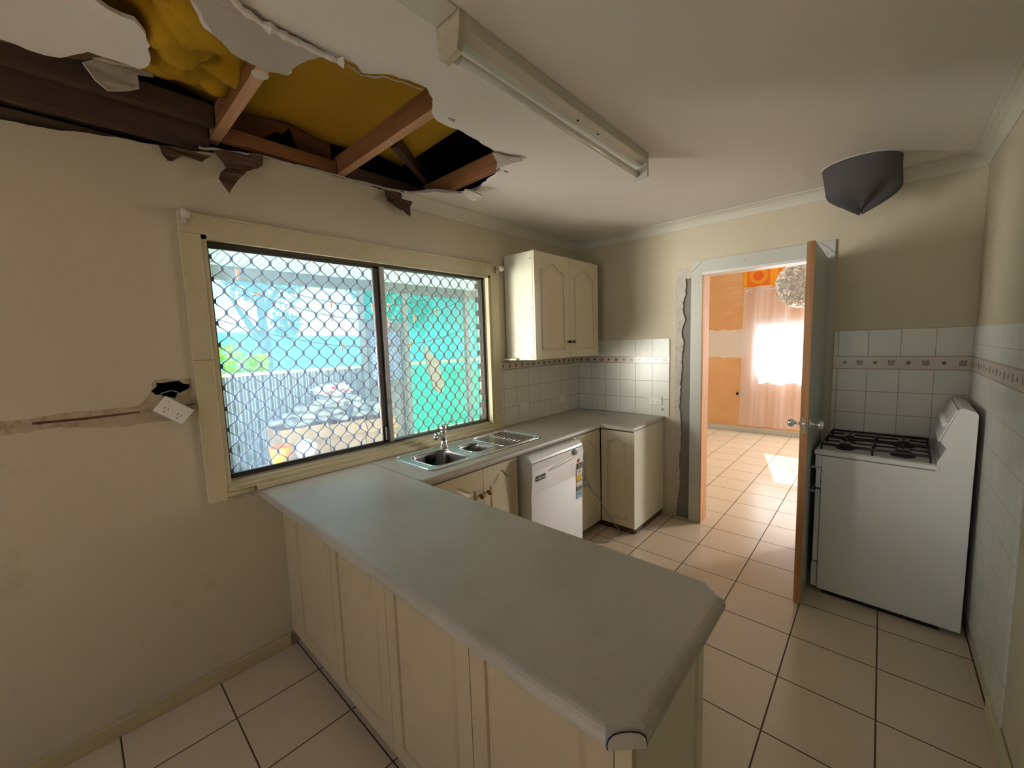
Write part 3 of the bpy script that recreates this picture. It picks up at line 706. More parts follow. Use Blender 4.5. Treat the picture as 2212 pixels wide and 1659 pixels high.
b.plate(q, [], fxy, 2.52, 2.53); b.v = [(v[0], v[1], v[2]-max(0, (v[0]+1.79))*.4) for v in b.v]
b.build('torn_plaster_scrap', 'shard', None, label='small whitish scrap dangling under the right end of the hole', cat='torn plaster')
# rolled torn rim along the wall side of the hole
pts = [(-3.05, -.006, 2.498), (-2.95, -.012, 2.512), (-2.82, -.012, 2.535), (-2.7, -.012, 2.54), (-2.55, -.012, 2.545), (-2.4, -.014, 2.546), (-2.2, -.02, 2.547), (-2.02, -.05, 2.547), (-1.95, -.12, 2.547), (-1.88, -.20, 2.547), (-1.78, -.26, 2.547), (-1.73, -.29, 2.547), (-1.715, -.36, 2.547), (-1.735, -.45, 2.547)]
P2 = []
for i in range(len(pts)-1):
    for s in range(6):
        a, c = Vector(pts[i]), Vector(pts[i+1]); q = a.lerp(c, s/6); P2.append(q+Vector((noise.noise(q*30)*.006, noise.noise(q*31)*.008, noise.noise(q*33)*.006)))
b = B(); b.tube(P2, [.005+.005*abs(noise.noise(q*40)) for q in P2], 6); b.build('torn_paper_rim', 'paper', None, label='thin curl of torn paper along the wall side rim of the hole', cat='torn paper')
# rim curls near side (bright)
def curl(pts, lab, r=.006, mat='paper', seed=0):
    P2 = []
    for i in range(len(pts)-1):
        for s in range(4):
            a, c = Vector(pts[i]), Vector(pts[i+1]); q = a.lerp(c, s/4); P2.append(q+Vector((noise.noise(q*30+Vector((seed, 0, 0)))*.008, noise.noise(q*31)*.008, noise.noise(q*33)*.004-.009)))
    b = B(); b.tube(P2, [r*(.5+1.2*abs(noise.noise(q*45))) for q in P2], 6); return b.build('torn_paper_rim', mat, None, label=lab, cat='torn paper')
curl([(-3.235, -.925, 2.545), (-3.16, -.975, 2.543), (-3.107, -.94, 2.543), (-3.036, -.918, 2.543), (-2.956, -.917, 2.543), (-2.87, -.918, 2.545), (-2.80, -.925, 2.548)], 'bright curled paper edge along the near rim of the hole above the peeled sheet', .014, 'ceiling')
curl([(-2.80, -.922, 2.547), (-2.74, -.905, 2.547), (-2.68, -.95, 2.547), (-2.6, -.98, 2.547), (-2.52, -.99, 2.547)], 'short white torn edge on the near rim beside the diagonal joist', .004)
# white shards hanging inside
b = B(); pts = [(-3.392, 2.635), (-3.364, 2.658), (-3.208, 2.701), (-3.197, 2.672), (-3.246, 2.659), (-3.244, 2.61), (-3.335, 2.561), (-3.366, 2.584)]
q = rag_poly(pts, .006, .03, 9); b.plate(q, [], fxz, -.14, -.128)
b.v = [(v[0], v[1]-.05*(2.66-v[2])+.012*noise.noise((v[0]*10, v[2]*10, 0)), v[2]) for v in b.v]
b.build('broken_board_shard', 'shard', None, label='dirty white broken board shard inside the left of the hole', cat='broken board')
b = B(); q = rag_poly([(-3.62, -.25), (-3.5, -.26), (-3.40, -.36), (-3.30, -.36), (-3.32, -.30), (-3.42, -.22), (-3.55, -.16), (-3.66, -.18)], .012, .03, 19); b.plate(q, [], fxy, 2.60, 2.606)
b.v = [(v[0], v[1], v[2]+.03*noise.noise((v[0]*8, v[1]*8, 0))) for v in b.v]
b.build('broken_board_shard', 'plaster_brown', None, label='dusty dark shard with fluff at the far left of the hole', cat='broken board')

b = B(); q = rag_poly([(-3.405, 2.655), (-3.385, 2.685), (-3.25, 2.712), (-3.12, 2.728), (-3.09, 2.705), (-3.22, 2.682), (-3.34, 2.655)], .005, .03, 29); b.plate(q, [], fxz, -.175, -.155)
b.v = [(v[0], v[1]+.012*noise.noise((v[0]*10, v[2]*10, 4)), v[2]) for v in b.v]
b.build('broken_board_shard', 'shard', None, label='long dirty white strip of broken board under the yellow batt', cat='broken board')
# ================================================================== FLUORESCENT BATTEN, DUCT BAG
t = thing('fluorescent_batten', 'white ceiling batten holding one unlit fluorescent tube', 'light fitting', (-2.03, -1.305, 2.55))
b = B(); b.box(-2.655, -1.405, -1.355, -1.275, 2.505, 2.5495); b.build('channel', 'batten', t, bevel=.003)
b = B(); rs = []
for x in (-2.655, -1.405): rs.append([(x, -1.352, 2.506), (x, -1.325, 2.490), (x, -1.305, 2.490), (x, -1.278, 2.506)])
b.rings(rs, True, True, True); b.build('cover', 'batten', t)
b = B(); b.plate([(-1.358, 2.549), (-1.250, 2.549), (-1.256, 2.50), (-1.262, 2.452), (-1.280, 2.436), (-1.342, 2.446), (-1.353, 2.49)], [], fyz, -2.675, -2.655); b.build('end_bracket', 'rust', t, bevel=.002, label='rust stained end bracket nearest the camera')
b = B(); b.box(-1.405, -1.388, -1.355, -1.275, 2.43, 2.5495); b.build('end_bracket', 'batten', t, bevel=.003)
b = B(); b.lathe([(.006, -.01), (.014, 0), (.014, 1.245), (.006, 1.25)], (-2.653, -1.30, 2.455), 'x', 20); b.build('tube', 'tube', t, smooth=True)
b = B(); b.lathe([(.016, 0), (.016, .02)], (-2.655, -1.30, 2.455), 'x', 20); b.build('tube_cap', 'alu', t, smooth=True)
b = B(); b.lathe([(.016, 0), (.016, .02)], (-1.427, -1.30, 2.455), 'x', 20); b.build('tube_cap', 'alu', t, smooth=True)
for x in (-1.86, -2.02): B().lathe([(.004, -.004), (.004, 0)], (x, -1.33, 2.492), 'z', 8).build('screw', 'bronze', t)
B().box(-6.4, -2.68, -1.355, -1.255, 2.545, 2.5497).build('ceiling_cover_strip', 'batten', None, label='flat cover strip on the ceiling leading to the light batten', cat='cover strip')
# cloth bag stuffed in the exhaust duct
b = B(); rs = []; cx, cy, R = -.34, -2.16, .175
K = 14
for i in range(K+1):
    u = i/K; z = 2.549-.26*u**1.15; r = []
    for j in range(48):
        a = 2*PI*j/48
        rad = R*(1-.10*u)*(1-max(0, (u-.55)/.45)**1.7)
        rad *= 1+.09*u*math.sin(a*5+1.3+u*2)+.05*u*math.sin(a*3-.5)
        rad = max(rad, .004)
        zz = z + (.03*math.sin(a*2+.6)+.018*math.sin(5*a))*u*(1-.5*u)
        r.append((cx+rad*math.cos(a)+.02*u, cy+rad*math.sin(a)*1.02-.01*u, zz))
    rs.append(r)
b.rings(rs, True, True, True); t = b.build('hanging_cloth_bag', 'cloth_dark', None, smooth=True, label='charcoal cloth stuffed in the round ceiling vent above the door', cat='cloth')
b = B(); b.lathe([(R+.012, 2.5465), (R+.012, 2.5498)], (cx, cy, 0), 'z', 40); b.build('vent_rim', 'ceiling', t)

# ================================================================== WORKTOP
wt = [(-2.95, -.0015), (-2.95, -1.965), (-2.895, -2.02), (-2.415, -2.02), (-2.36, -1.965), (-2.36, -.6), (-.6, -.6), (-.6, -.892), (-.0075, -.892), (-.0075, -.0015)]
def dens(poly, seg=10): return poly
rings_ = []
prof = [(.010, .862), (.003, .864), (0, .870), (0, .880), (.003, .888), (.009, .895), (.016, .8985), (.024, .9)]
b1x0, b1x1, b1y0, b1y1 = -2.185, -1.905, -.470, -.170
b2x0, b2x1, b2y0, b2y1 = -1.845, -1.665, -.430, -.210
b = B(); b.rings([[(x, y, z) for x, y in offset(wt, d)] for d, z in prof], True)
hl1 = rrect(b1x0-.01, b1x1+.01, b1y0-.01, b1y1+.01, .05); hl2 = rrect(b2x0-.01, b2x1+.01, b2y0-.01, b2y1+.01, .04)
topp = offset(wt, .024); botp = offset(wt, .010)
for P_, z, fl in ((topp, .9, False), (botp, .862, True)):
    L_ = [P_, hl1, hl2]; tri = tessellate_polygon([[Vector((a, c, 0)) for a, c in q] for q in L_]); flat = [q for r in L_ for q in r]
    b.add([(a, c, z) for a, c in flat], [tuple(t_) for t_ in tri])
for hlx in (hl1, hl2): b.rings([[(x, y, .862) for x, y in hlx], [(x, y, .9) for x, y in hlx]], True)
o = b.build('kitchen_worktop', 'bench', None, label='continuous pale grey laminate worktop with rounded edge and long peninsula', cat='worktop')
fix_normals(o)
wtop = o
# edge cap on chamfered near corner
c = Vector((-2.9225, -1.9925, 0)); U = Vector((.7071, -.7071, 0)); N = Vector((-.7071, -.7071, 0))
capp = [(-.034, .864), (.034, .864), (.035, .874), (.032, .885), (.022, .893), (.006, .896), (-.010, .896), (-.024, .892), (-.032, .884), (-.035, .874)]
fcap = lambda u, v, d: tuple(c+U*u+N*d+Vector((0, 0, v)))
b = B(); b.plate([(u*1.06, v+(.0015 if v > .88 else -.0005)) for u, v in capp], [], fcap, .0002, .0012); b.build('cap_outline', 'black', wtop)
b = B(); b.plate(capp, [], fcap, .0012, .0026); b.build('corner_cap', 'bench', wtop, label='flat oval laminate cap on the cut corner')
b = B(); b.plate([(-2.372, -.03), (-2.369, -.03), (-2.369, -.60), (-2.372, -.60)], [], fxy, .9, .9003); b.build('mitre_joint', 'kick', wtop)

# ================================================================== SINK
t = thing('kitchen_sink', 'stainless steel double bowl sink with drainer set in the worktop', 'sink', (-1.75, -.31, .9))
fo = rrect(-2.245, -1.262, -.508, -.098, .045); zf = .9035
r1 = rrect(b1x0, b1x1, b1y0, b1y1, .06); r2 = rrect(b2x0, b2x1, b2y0, b2y1, .05)
b = B(); L_ = [fo, r1, r2]; tri = tessellate_polygon([[Vector((a, c_, 0)) for a, c_ in q] for q in L_]); flat = [q for r in L_ for q in r]
b.add([(x, y, zf) for x, y in flat], [tuple(q) for q in tri])
b.rings([[(x, y, .9005) for x, y in rrect(-2.25, -1.257, -.513, -.093, .047)], [(x, y, zf) for x, y in fo]], True)
o = b.build('flange', 'steel', t); fix_normals(o)
def bowl(x0, x1, y0, y1, r, depth, name):
    b = B(); rs = []
    for d, z in ((0, zf), (.003, zf-.004), (.006, zf-.02), (.012, zf-depth*.7), (.02, zf-depth*.9), (.04, zf-depth), ):
        rs.append([(x, y, z) for x, y in rrect(x0+d, x1-d, y0+d, y1-d, max(.02, r-d*.3))])
    b.rings(rs, True, False, True); o = b.build(name, 'bowl_steel', t, smooth=True)
    md = o.modifiers.new('s', 'SOLIDIFY'); md.thickness = .002; md.offset = 1
    cx, cy = (x0+x1)/2, (y0+y1)/2
    B().lathe([(.04, 0), (.035, .003), (.02, .001)], (cx, cy, zf-depth+.001), 'z', 20).build('drain', 'chrome', o, smooth=True)
    return o
bw = bowl(b1x0, b1x1, b1y0, b1y1, .06, .165, 'bowl')
bowl(b2x0, b2x1, b2y0, b2y1, .05, .13, 'bowl')
b = B(); b.tube([(x, y, zf+.001) for x, y in rrect(-2.24, -1.267, -.503, -.103, .043)], .0035, 8, True)
b.tube([(x, y, zf) for x, y in r1], .003, 6, True); b.tube([(x, y, zf) for x, y in r2], .003, 6, True)
b.tube([(x, y, zf) for x, y in rrect(-1.62, -1.29, -.48, -.125, .03)], .003, 6, True)
b.build('rolled_edges', 'chrome', t, smooth=True)
for i in range(9): B().tube([(-1.60, -.165-.034*i, zf), (-1.34, -.165-.034*i, zf-.0005)], .003, 6).build('drainer_rib', 'steel', t, smooth=True)
b = B(); b.lathe([(.001, 0), (.030, 0), (.032, -.008), (.026, -.014), (.010, -.016), (.001, -.016)], (-2.02, -.188, .862), 'y', 24, cap=False)
b.build('sink_plug', 'black', None, smooth=True, label='black round rubber plug against the back wall of the large sink bowl', cat='sink plug')
# tap
tx, ty = -1.865, -.128
t = thing('mixer_tap', 'chrome single lever mixer tap behind the sink bowls', 'tap', (tx, ty, zf))
b = B(); b.lathe([(.030, 0), (.030, .006), (.024, .010), (.022, .06), (.022, .105), (.020, .115)], (tx, ty, zf), 'z', 24); b.build('tap_body', 'chrome', t, smooth=True)
b = B(); b.tube([(tx, ty, zf+.04), (tx-.040, ty-.02, zf+.085), (tx-.068, ty-.035, zf+.104), (tx-.105, ty-.055, zf+.108)], [.016, .014, .013, .013], 14)
b.lathe([(.013, 0), (.014, .03)], (tx-.108, ty-.057, zf+.075), 'z', 16); b.build('spout', 'chrome', t, smooth=True)
b = B(); b.lathe([(.021, .112), (.023, .12), (.023, .135), (.016, .148), (.004, .152)], (tx, ty, zf), 'z', 24); b.build('cartridge_dome', 'chrome', t, smooth=True)
b = B(); b.tube([(tx, ty, zf+.142), (tx+.03, ty+.004, zf+.153), (tx+.09, ty+.012, zf+.163)], [.008, .007, .005], 10); b.build('lever', 'chrome', t, smooth=True)

# ================================================================== CABINET DOORS
def door_face(o, U, V, N, w, h, th, arch=True, m=.055, mat='cab', name='door', parent=None, bot=None, lift=.035):
    """slab with a routed panel; o = lower left back corner, U across, V up, N outwards"""
    o, U, V, N = map(Vector, (o, U, V, N)); F = lambda u, v, d: tuple(o+U*u+V*v+N*d)
    out = []
    n = 24
    bot = m if bot is None else bot
    u0, u1, v0, v1 = m, w-m, bot, h-m
    def ol(k):
        a0, a1, c0, c1 = u0+k, u1-k, v0+k, v1-k; p = [(a0, c0), (a1, c0)]
        if arch:
            p.append((a1, c1-lift))
            for i in range(1, n):
                s = i/n; q = a1+(a0-a1)*s; e = abs(s-.5)*2   # 1 at ends
                hh = 0 if e > .86 else (.5+.5*math.cos(PI*(e/.86)))
                hh = hh**1.05
                p.append((q, c1-lift+lift*hh))
            p.append((a0, c1-lift))
        else: p += [(a1, c1), (a0, c1)]
        return p
    b = B(); L0, L1, L2, L3 = ol(0), ol(.003), ol(.012), ol(.024)
    R = rect(0, w, 0, h)
    tri = tessellate_polygon([[Vector((a, c_, 0)) for a, c_ in q] for q in (R, L0)]); flat = R+L0
    b.add([F(a, c_, th) for a, c_ in flat], [tuple(q) for q in tri])
    b.rings([[F(a, c_, th) for a, c_ in L0], [F(a, c_, th-.009) for a, c_ in L1], [F(a, c_, th-.008) for a, c_ in L2], [F(a, c_, th-.0005) for a, c_ in L3]], True)
    tri = tessellate_polygon([[Vector((a, c_, 0)) for a, c_ in L3]]); b.add([F(a, c_, th-.0005) for a, c_ in L3], [tuple(q) for q in tri])
    b.rings([[F(a, c_, 0) for a, c_ in R], [F(a, c_, th) for a, c_ in R]], True, True, False)
    ob = b.build(name, mat, parent); fix_normals(ob); return ob
def knob(c, N, parent, mat='brass', r=.015):
    N = Vector(N).normalized(); a = Vector((0, 0, 1)); u = a.cross(N).normalized(); A = (u, a, N)
    b = B(); b.lathe([(.008, 0), (.006, .004), (.005, .012), (r*.8, .016), (r, .021), (r*.85, .026), (r*.4, .028), (.001, .0285)], c, A, 18)
    return b.build('knob', mat, parent, smooth=True)

# wall cupboard
t = thing('wall_cupboard', 'cream two door wall cupboard hanging right of the window', 'cupboard', (-.605, -.15, 1.455))
X0, X1, Z0, Z1 = -1.085, -.15, 1.452, 2.285
b = B(); b.box(X0, X0+.016, -.30, -.0105, Z0, Z1); b.box(X1-.016, X1, -.30, -.0105, Z0, Z1); b.box(X0+.016, X1-.016, -.30, -.0105, Z0+.006, Z0+.022); b.box(X0+.016, X1-.016, -.30, -.0105, Z1-.016, Z1); b.box(X0+.016, X1-.016, -.018, -.0105, Z0+.022, Z1-.016)
b.build('carcass', 'cab_side', t)
b = B(); b.box(X0-.035, X0, -.14, -.0105, Z0+.0, Z0+.012); b.build('base_lip', 'cab_side', t)
w = (X1-X0)/2
d1 = door_face((X0+.001, -.302, Z0), (1, 0, 0), (0, 0, 1), (0, -1, 0), w-.003, Z1-Z0, .018, True, .072, 'cab', 'door', t, bot=.062, lift=.06)
d2 = door_face((X0+w+.001, -.302, Z0), (1, 0, 0), (0, 0, 1), (0, -1, 0), w-.003, Z1-Z0, .018, True, .072, 'cab', 'door', t, bot=.062, lift=.06)
knob((X0+w-.030, -.320, 1.585), (0, -1, 0), d1, 'bronze', .014); knob((X0+w+.032, -.320, 1.585), (0, -1, 0), d2, 'bronze', .014)
for z in (2.23, 1.85, 1.48): B().lathe([(.004, -.001), (.004, 0)], (X0, -.285, z), 'x', 8).build('screw_head', 'kick', t)

# sink base cabinet
t = thing('sink_cabinet', 'cream two door base cabinet under the sink with brass knobs', 'cabinet', (-1.99, -.3, 0))
b = B(); b.box(-2.352, -2.336, -.565, -.02, .06, .861); b.box(-1.668, -1.652, -.565, -.02, .06, .861); b.box(-2.336, -1.668, -.565, -.02, .06, .076); b.box(-2.336, -1.668, -.03, -.02, .076, .861); b.build('carcass', 'cab_side', t)
d1 = door_face((-2.352, -.567, .062), (1, 0, 0), (0, 0, 1), (0, -1, 0), .41, .79, .018, True, .06, 'cab', 'door', t, lift=.055)
d2 = door_face((-1.938, -.567, .062), (1, 0, 0), (0, 0, 1), (0, -1, 0), .30, .79, .018, True, .045, 'cab', 'door', t, lift=.055)
knob((-1.972, -.585, .70), (0, -1, 0), d1, 'brass', .017); knob((-1.908, -.585, .705), (0, -1, 0), d2, 'brass', .017)
B().box(-2.352, -1.652, -.53, -.51, 0, .06).build('kickboard', 'kick', t)

# dishwasher
t = thing('dishwasher', 'white freestanding dishwasher with energy stickers under the worktop', 'dishwasher', (-1.27, -.35, 0))
dx0, dx1 = -1.6, -1.002
B().box(dx0+.004, dx1-.004, -.6275, -.03, .01, .852).build('body', 'white', t, bevel=.004)
b = B(); b.plate([(-.628, .072), (-.665, .072), (-.668, .60), (-.678, .70), (-.682, .76), (-.680, .808), (-.628, .808)], [], lambda u, v, d: (d, u, v), dx0, dx1)
dd = b.build('door', 'white', t, bevel=.006, seg=3)
b = B(); b.plate([(-.628, .812), (-.679, .812), (-.674, .83), (-.655, .855), (-.628, .858)], [], lambda u, v, d: (d, u, v), dx0, dx1)
b.build('top_panel', 'white', t, bevel=.006, seg=3)
B().box(dx0+.03, dx1-.03, -.62, -.60, 0, .07).build('plinth', 'white', t)
b = B(); rs = []
for i in range(17):
    s = i/16; x = -1.43+.34*s; z = .728+.034*s; th = .016*math.sin(PI*s)**.6+.001
    rs.append([(x, -.679, z+th), (x, -.6865, z+th*.6), (x, -.6865, z-th*.6), (x, -.678, z-th)])
b.rings(rs, True, True, True); b.build('handle_recess', 'white_plastic', dd, smooth=True)
b = B(); b.lathe([(.022, 0), (.021, .012), (.018, .014)], (-1.118, -.682, .788), (Vector((1, 0, 0)), Vector((0, 0, 1)), Vector((0, -1, 0))), 24); kn = b.build('dial_knob', 'grey_plastic', dd, smooth=True)
B().box(-1.565, -1.462, -.6815, -.668, .688, .722).build('badge', 'label_black', dd, label='black sticker with pale lettering')
def stick(x0, x1, z0, z1, m, y=-.6710): return B().box(x0, x1, y-.001, y+.002, z0, z1).build('sticker', m, dd)
sx0, sx1 = -1.082, -1.012
stick(sx0, sx1, .648, .688, 'label_black', -.679); stick(sx0, sx1, .598, .648, 'label_white', -.6735); stick(sx0, sx1, .552, .598, 'label_yellow', -.671); stick(sx0, sx1, .546, .552, 'label_green', -.671)
stick(sx0, sx1, .512, .545, 'label_white', -.670); stick(sx0, sx1, .478, .512, 'label_black', -.670); stick(sx0, sx1, .43, .478, 'label_blue', -.670); stick(sx0, sx1, .418, .43, 'label_blue', -.670)
b = B(); b.lathe([(.016, 0), (.016, .001)], (-1.065, -.6815, .712), (Vector((.9, 0, .45)), Vector((-.25, 0, .8)), Vector((0, -1, 0))), 18); b.build('sticker', 'label_red', dd, label='small red oval sticker')
def text(s, size, M4, mat, parent, name='lettering'):
    cu = bpy.data.curves.new(name, 'FONT'); cu.body = s; cu.size = size; cu.extrude = .0002; cu.align_x = 'CENTER'; cu.align_y = 'CENTER'
    o = bpy.data.objects.new(name, cu); COL.objects.link(o)
    bpy.context.view_layer.update()
    dg = bpy.context.evaluated_depsgraph_get(); me = bpy.data.meshes.new_from_object(o.evaluated_get(dg)); bpy.data.objects.remove(o)
    me.transform(Matrix.Translation(-ORG[parent.name]) @ M4); me.materials.clear(); me.materials.append(M[mat])
    o = bpy.data.objects.new(name, me); COL.objects.link(o); o.parent = parent; ORG[o.name] = ORG[parent.name]; return o
def TM(c, U, V):
    U, V, c = Vector(U).normalized(), Vector(V).normalized(), Vector(c); N = U.cross(V)
    return Matrix(((U.x, V.x, N.x, c.x), (U.y, V.y, N.y, c.y), (U.z, V.z, N.z, c.z), (0, 0, 0, 1)))
text('Europe', .026, TM((-1.495, -.6818, .705), (1, 0, 0), (0, 0, 1)), 'label_white', dd)
text('made in', .013, TM((-1.545, -.6818, .705), (1, 0, 0), (0, 0, 1)), 'label_white', dd)
text('ENERGY', .013, TM((-1.047, -.6808, .674), (1, 0, 0), (0, 0, 1)), 'label_white', dd)
text('RATING', .013, TM((-1.047, -.6808, .659), (1, 0, 0), (0, 0, 1)), 'label_white', dd)
text('250', .026, TM((-1.047, -.675, .622), (1, 0, 0), (0, 0, 1)), 'label_red', dd)
text('WATER', .014, TM((-1.047, -.6715, .503), (1, 0, 0), (0, 0, 1)), 'label_white', dd)
text('RATING', .012, TM((-1.047, -.6715, .488), (1, 0, 0), (0, 0, 1)), 'label_white', dd)
text('14.0', .022, TM((-1.047, -.6715, .455), (1, 0, 0), (0, 0, 1)), 'label_black', dd)
# dishwasher cord with plug
b = B(); b.tube([(-.955, -.600, .76), (-.93, -.615, .745), (-.895, -.62, .705), (-.885, -.622, .65), (-.89, -.622, .57), (-.88, -.62, .50)], .007, 8)
b.tube([(-.925, -.61, .60), (-.90, -.62, .53), (-.84, -.63, .44), (-.76, -.66, .33), (-.68, -.70, .17), (-.60, -.735, .05), (-.57, -.745, .014), (-.60, -.775, .008), (-.70, -.79, .008), (-.80, -.77, .008), (-.86, -.70, .008), (-.90, -.63, .008)], .0045, 8)
cr = b.build('power_cord', 'grey_plastic', t, smooth=True, label='grey power cord hanging beside the dishwasher to the floor')
b = B(); b.box(-.90, -.862, -.634, -.608, .455, .50); b.box(-.878, -.874, -.628, -.614, .44, .455); b.box(-.888, -.884, -.628, -.614, .44, .455); b.build('plug', 'grey_plastic', cr, bevel=.004)

# corner base cabinets
t = thing('corner_cabinet', 'cream corner base cabinet beside the dishwasher with closed arch panel door', 'cabinet', (-.80, -.3, 0))
b = B(); b.box(-.99, -.974, -.565, -.02, .06, .861); b.box(-.974, -.585, -.565, -.55, .06, .09); b.build('carcass', 'cab_side', t)
door_face((-.988, -.567, .062), (1, 0, 0), (0, 0, 1), (0, -1, 0), .395, .79, .018, True, .06, 'cab', 'door', t, lift=.055)
B().box(-.974, -.575, -.52, -.505, 0, .06).build('kickboard', 'kick', t)
t = thing('end_cabinet', 'cream narrow end cabinet at the doorway end of the worktop', 'cabinet', (-.29, -.73, 0))
b = B(); b.box(-.565, -.008, -.884, -.868, .06, .861); b.box(-.565, -.008, -.60, -.586, .06, .861); b.box(-.565, -.008, -.868, -.60, .06, .076); b.build('carcass', 'cab_side', t)
B().box(-.588, -.008, -.889, -.8845, .056, .863).build('end_panel', 'cab_side', t)
door_face((-.568, -.592, .062), (0, -1, 0), (0, 0, 1), (-1, 0, 0), .292, .79, .018, True, .055, 'cab', 'door', t, lift=.03)
b = B(); b.box(-.55, -.535, -.87, -.52, 0, .058); b.box(-.535, -.008, -.878, -.866, 0, .058); b.build('kickboard', 'kick', t)

# ================================================================== PENINSULA CABINET
t = thing('peninsula_cabinet', 'cream peninsula cabinet with moulded back panels facing the camera', 'cabinet', (-2.61, -1., 0))
b = B(); b.box(-2.826, -2.40, -1.94, -.02, .075, .860); b.build('carcass', 'cab_side', t)
ys = [-.002, -.11, -.565, -1.02, -1.475, -1.925]
for i in range(5):
    a, c_ = ys[i], ys[i+1]; w = a-c_
    if i == 0: B().box(-2.844, -2.827, c_+.0015, a, .075, .860).build('filler_strip', 'cab_dim', t)
    else: door_face((-2.827, a-.0015, .075), (0, -1, 0), (0, 0, 1), (-1, 0, 0), w-.003, .785, .018, False, .06, 'cab_dim', 'back_panel', t)
B().box(-2.846, -2.827, -1.965, -1.9265, .075, .860).build('corner_post', 'cab_dim', t)
door_face((-2.826, -1.941, .075), (1, 0, 0), (0, 0, 1), (0, -1, 0), .44, .785, .018, False, .045, 'cab_side', 'end_panel', t)
b = B(); b.box(-2.80, -2.44, -1.90, -.02, 0, .0745); b.build('kickboard', 'kick', t)

# ================================================================== DOOR LEAF
t = thing('door_1', 'open door leaf seen edge on with raw timber edge', None, (-.39, -1.99, .01), kind='structure')
B().box(-.765, -.018, -2.008, -1.974, .012, 2.083).build('leaf', 'door', t)
B().box(-.7745, -.765, -2.009, -1.973, .011, 2.084).build('lock_stile_edge', 'door_edge', t, label='raw orange brown timber edge of the door')
b = B(); hn = b
for z in (1.83, .25): b.lathe([(.006, 0), (.006, .09)], (-.012, -2.012, z), 'z', 10)
b.build('hinges', 'bronze', t, smooth=True)
def doorknob(sgn):
    y0 = -1.974 if sgn > 0 else -2.008
    A = (Vector((1, 0, 0)), Vector((0, 0, 1)), Vector((0, sgn, 0)))
    b = B(); b.lathe([(.027, 0), (.027, .004), (.020, .009), (.010, .012), (.0085, .030), (.014, .034), (.024, .042), (.0275, .052), (.025, .062), (.016, .068), (.001, .070)], (-.715, y0, 1.075), A, 24)
    return b.build('door_knob', 'chrome', t, smooth=True)
doorknob(1); doorknob(-1)
b = B(); b.box(-.7765, -.7745, -2.001, -1.981, 1.03, 1.12); b.lathe([(.010, -.012), (.010, 0)], (-.7745, -1.991, 1.075), 'x', 14); b.build('latch_plate', 'chrome', t)

# ================================================================== STOVE
t = thing('gas_stove', 'white upright gas stove standing between the open door and right wall', 'stove', (-.285, -2.35, 0))
sx0_, sx1_ = -.555, -.035
B().box(sx0_, sx1_, -2.675, -2.078, .03, .862).build('body', 'white', t, bevel=.003)
b = B(); b.box(sx0_+.02, sx1_-.02, -2.60, -2.10, 0, .03); b.build('base_plinth', 'black', t)
b = B(); b.box(sx0_-.004, sx1_+.004, -2.56, -2.040, .866, .892); b.build('cooktop', 'white', t, bevel=.006, seg=3)
b = B(); b.tube([(sx0_+.008, -2.055, .893), (sx1_-.008, -2.055, .893), (sx1_-.008, -2.54, .893), (sx0_+.008, -2.54, .893)], .005, 6, True); b.build('cooktop_lip', 'white', t, smooth=True)
gp = [(-2.675, .8625), (-2.675, 1.165), (-2.668, 1.178), (-2.622, 1.195), (-2.612, 1.188), (-2.553, 1.020), (-2.578, .985), (-2.548, .905), (-2.545, .8625)]
b = B(); b.plate(gp, [], fyz, sx0_, sx1_); gd = b.build('backguard', 'white', t, bevel=.003)
b = B(); b.plate([(-2.609, 1.183), (-2.604, 1.186), (-2.545, 1.018), (-2.550, 1.015)], [], fyz, sx0_+.012, sx1_-.005)
pn = b.build('control_panel', 'white_plastic', gd, label='sloping control fascia of the stove')
Nn = Vector((0, .168, .059)).normalized()
for i in range(5):
    x = sx0_+.06+.095*i; b = B(); b.lathe([(.019, 0), (.016, .014), (.010, .016)], Vector((x, -2.574, 1.10)), (Vector((1, 0, 0)), Nn.cross(Vector((1, 0, 0))), Nn), 18); b.build('knob', 'white_plastic', gd, smooth=True)
b = B(); b.box(sx0_, sx1_, -2.078, -2.046, .79, .862); b.build('fascia', 'white', t, bevel=.004)
b = B(); b.box(sx0_+.006, sx1_-.006, -2.076, -2.050, .66, .786); gr = b.build('grill_door', 'white', t, bevel=.004)
b = B(); b.box(sx0_+.006, sx1_-.006, -2.076, -2.050, .20, .650); ov = b.build('oven_door', 'white', t, bevel=.004)
b = B(); b.box(sx0_+.006, sx1_-.006, -2.076, -2.046, .035, .19); dr = b.build('storage_drawer', 'white', t, bevel=.004)
b = B(); b.tube([(sx0_+.04, -2.052, .775), (sx0_+.04, -2.028, .775), (sx1_-.04, -2.028, .775), (sx1_-.04, -2.052, .775)], .006, 8); b.build('handle', 'white_plastic', gr, smooth=True)
b = B(); b.tube([(sx0_+.04, -2.052, .625), (sx0_+.04, -2.028, .625), (sx1_-.04, -2.028, .625), (sx1_-.04, -2.052, .625)], .006, 8); b.build('handle', 'white_plastic', ov, smooth=True)
b = B(); b.box(sx0_+.003, sx1_-.003, -2.0785, -2.077, .035, .86); b.build('door_gasket', 'black', t)
def burner(x, y, r):
    b = B(); b.lathe([(r+.012, .892), (r+.008, .899), (r, .901), (r, .911), (r*.8, .915), (r*.75, .921), (.004, .923)], (x, y, 0), 'z', 24); b.build('burner', 'iron', t, smooth=True)
bx = (-.42, -.165); by = (-2.17, -2.42)
for i, x in enumerate(bx):
    for j, y in enumerate(by): burner(x, y, (.034, .042, .028, .036)[i*2+j])
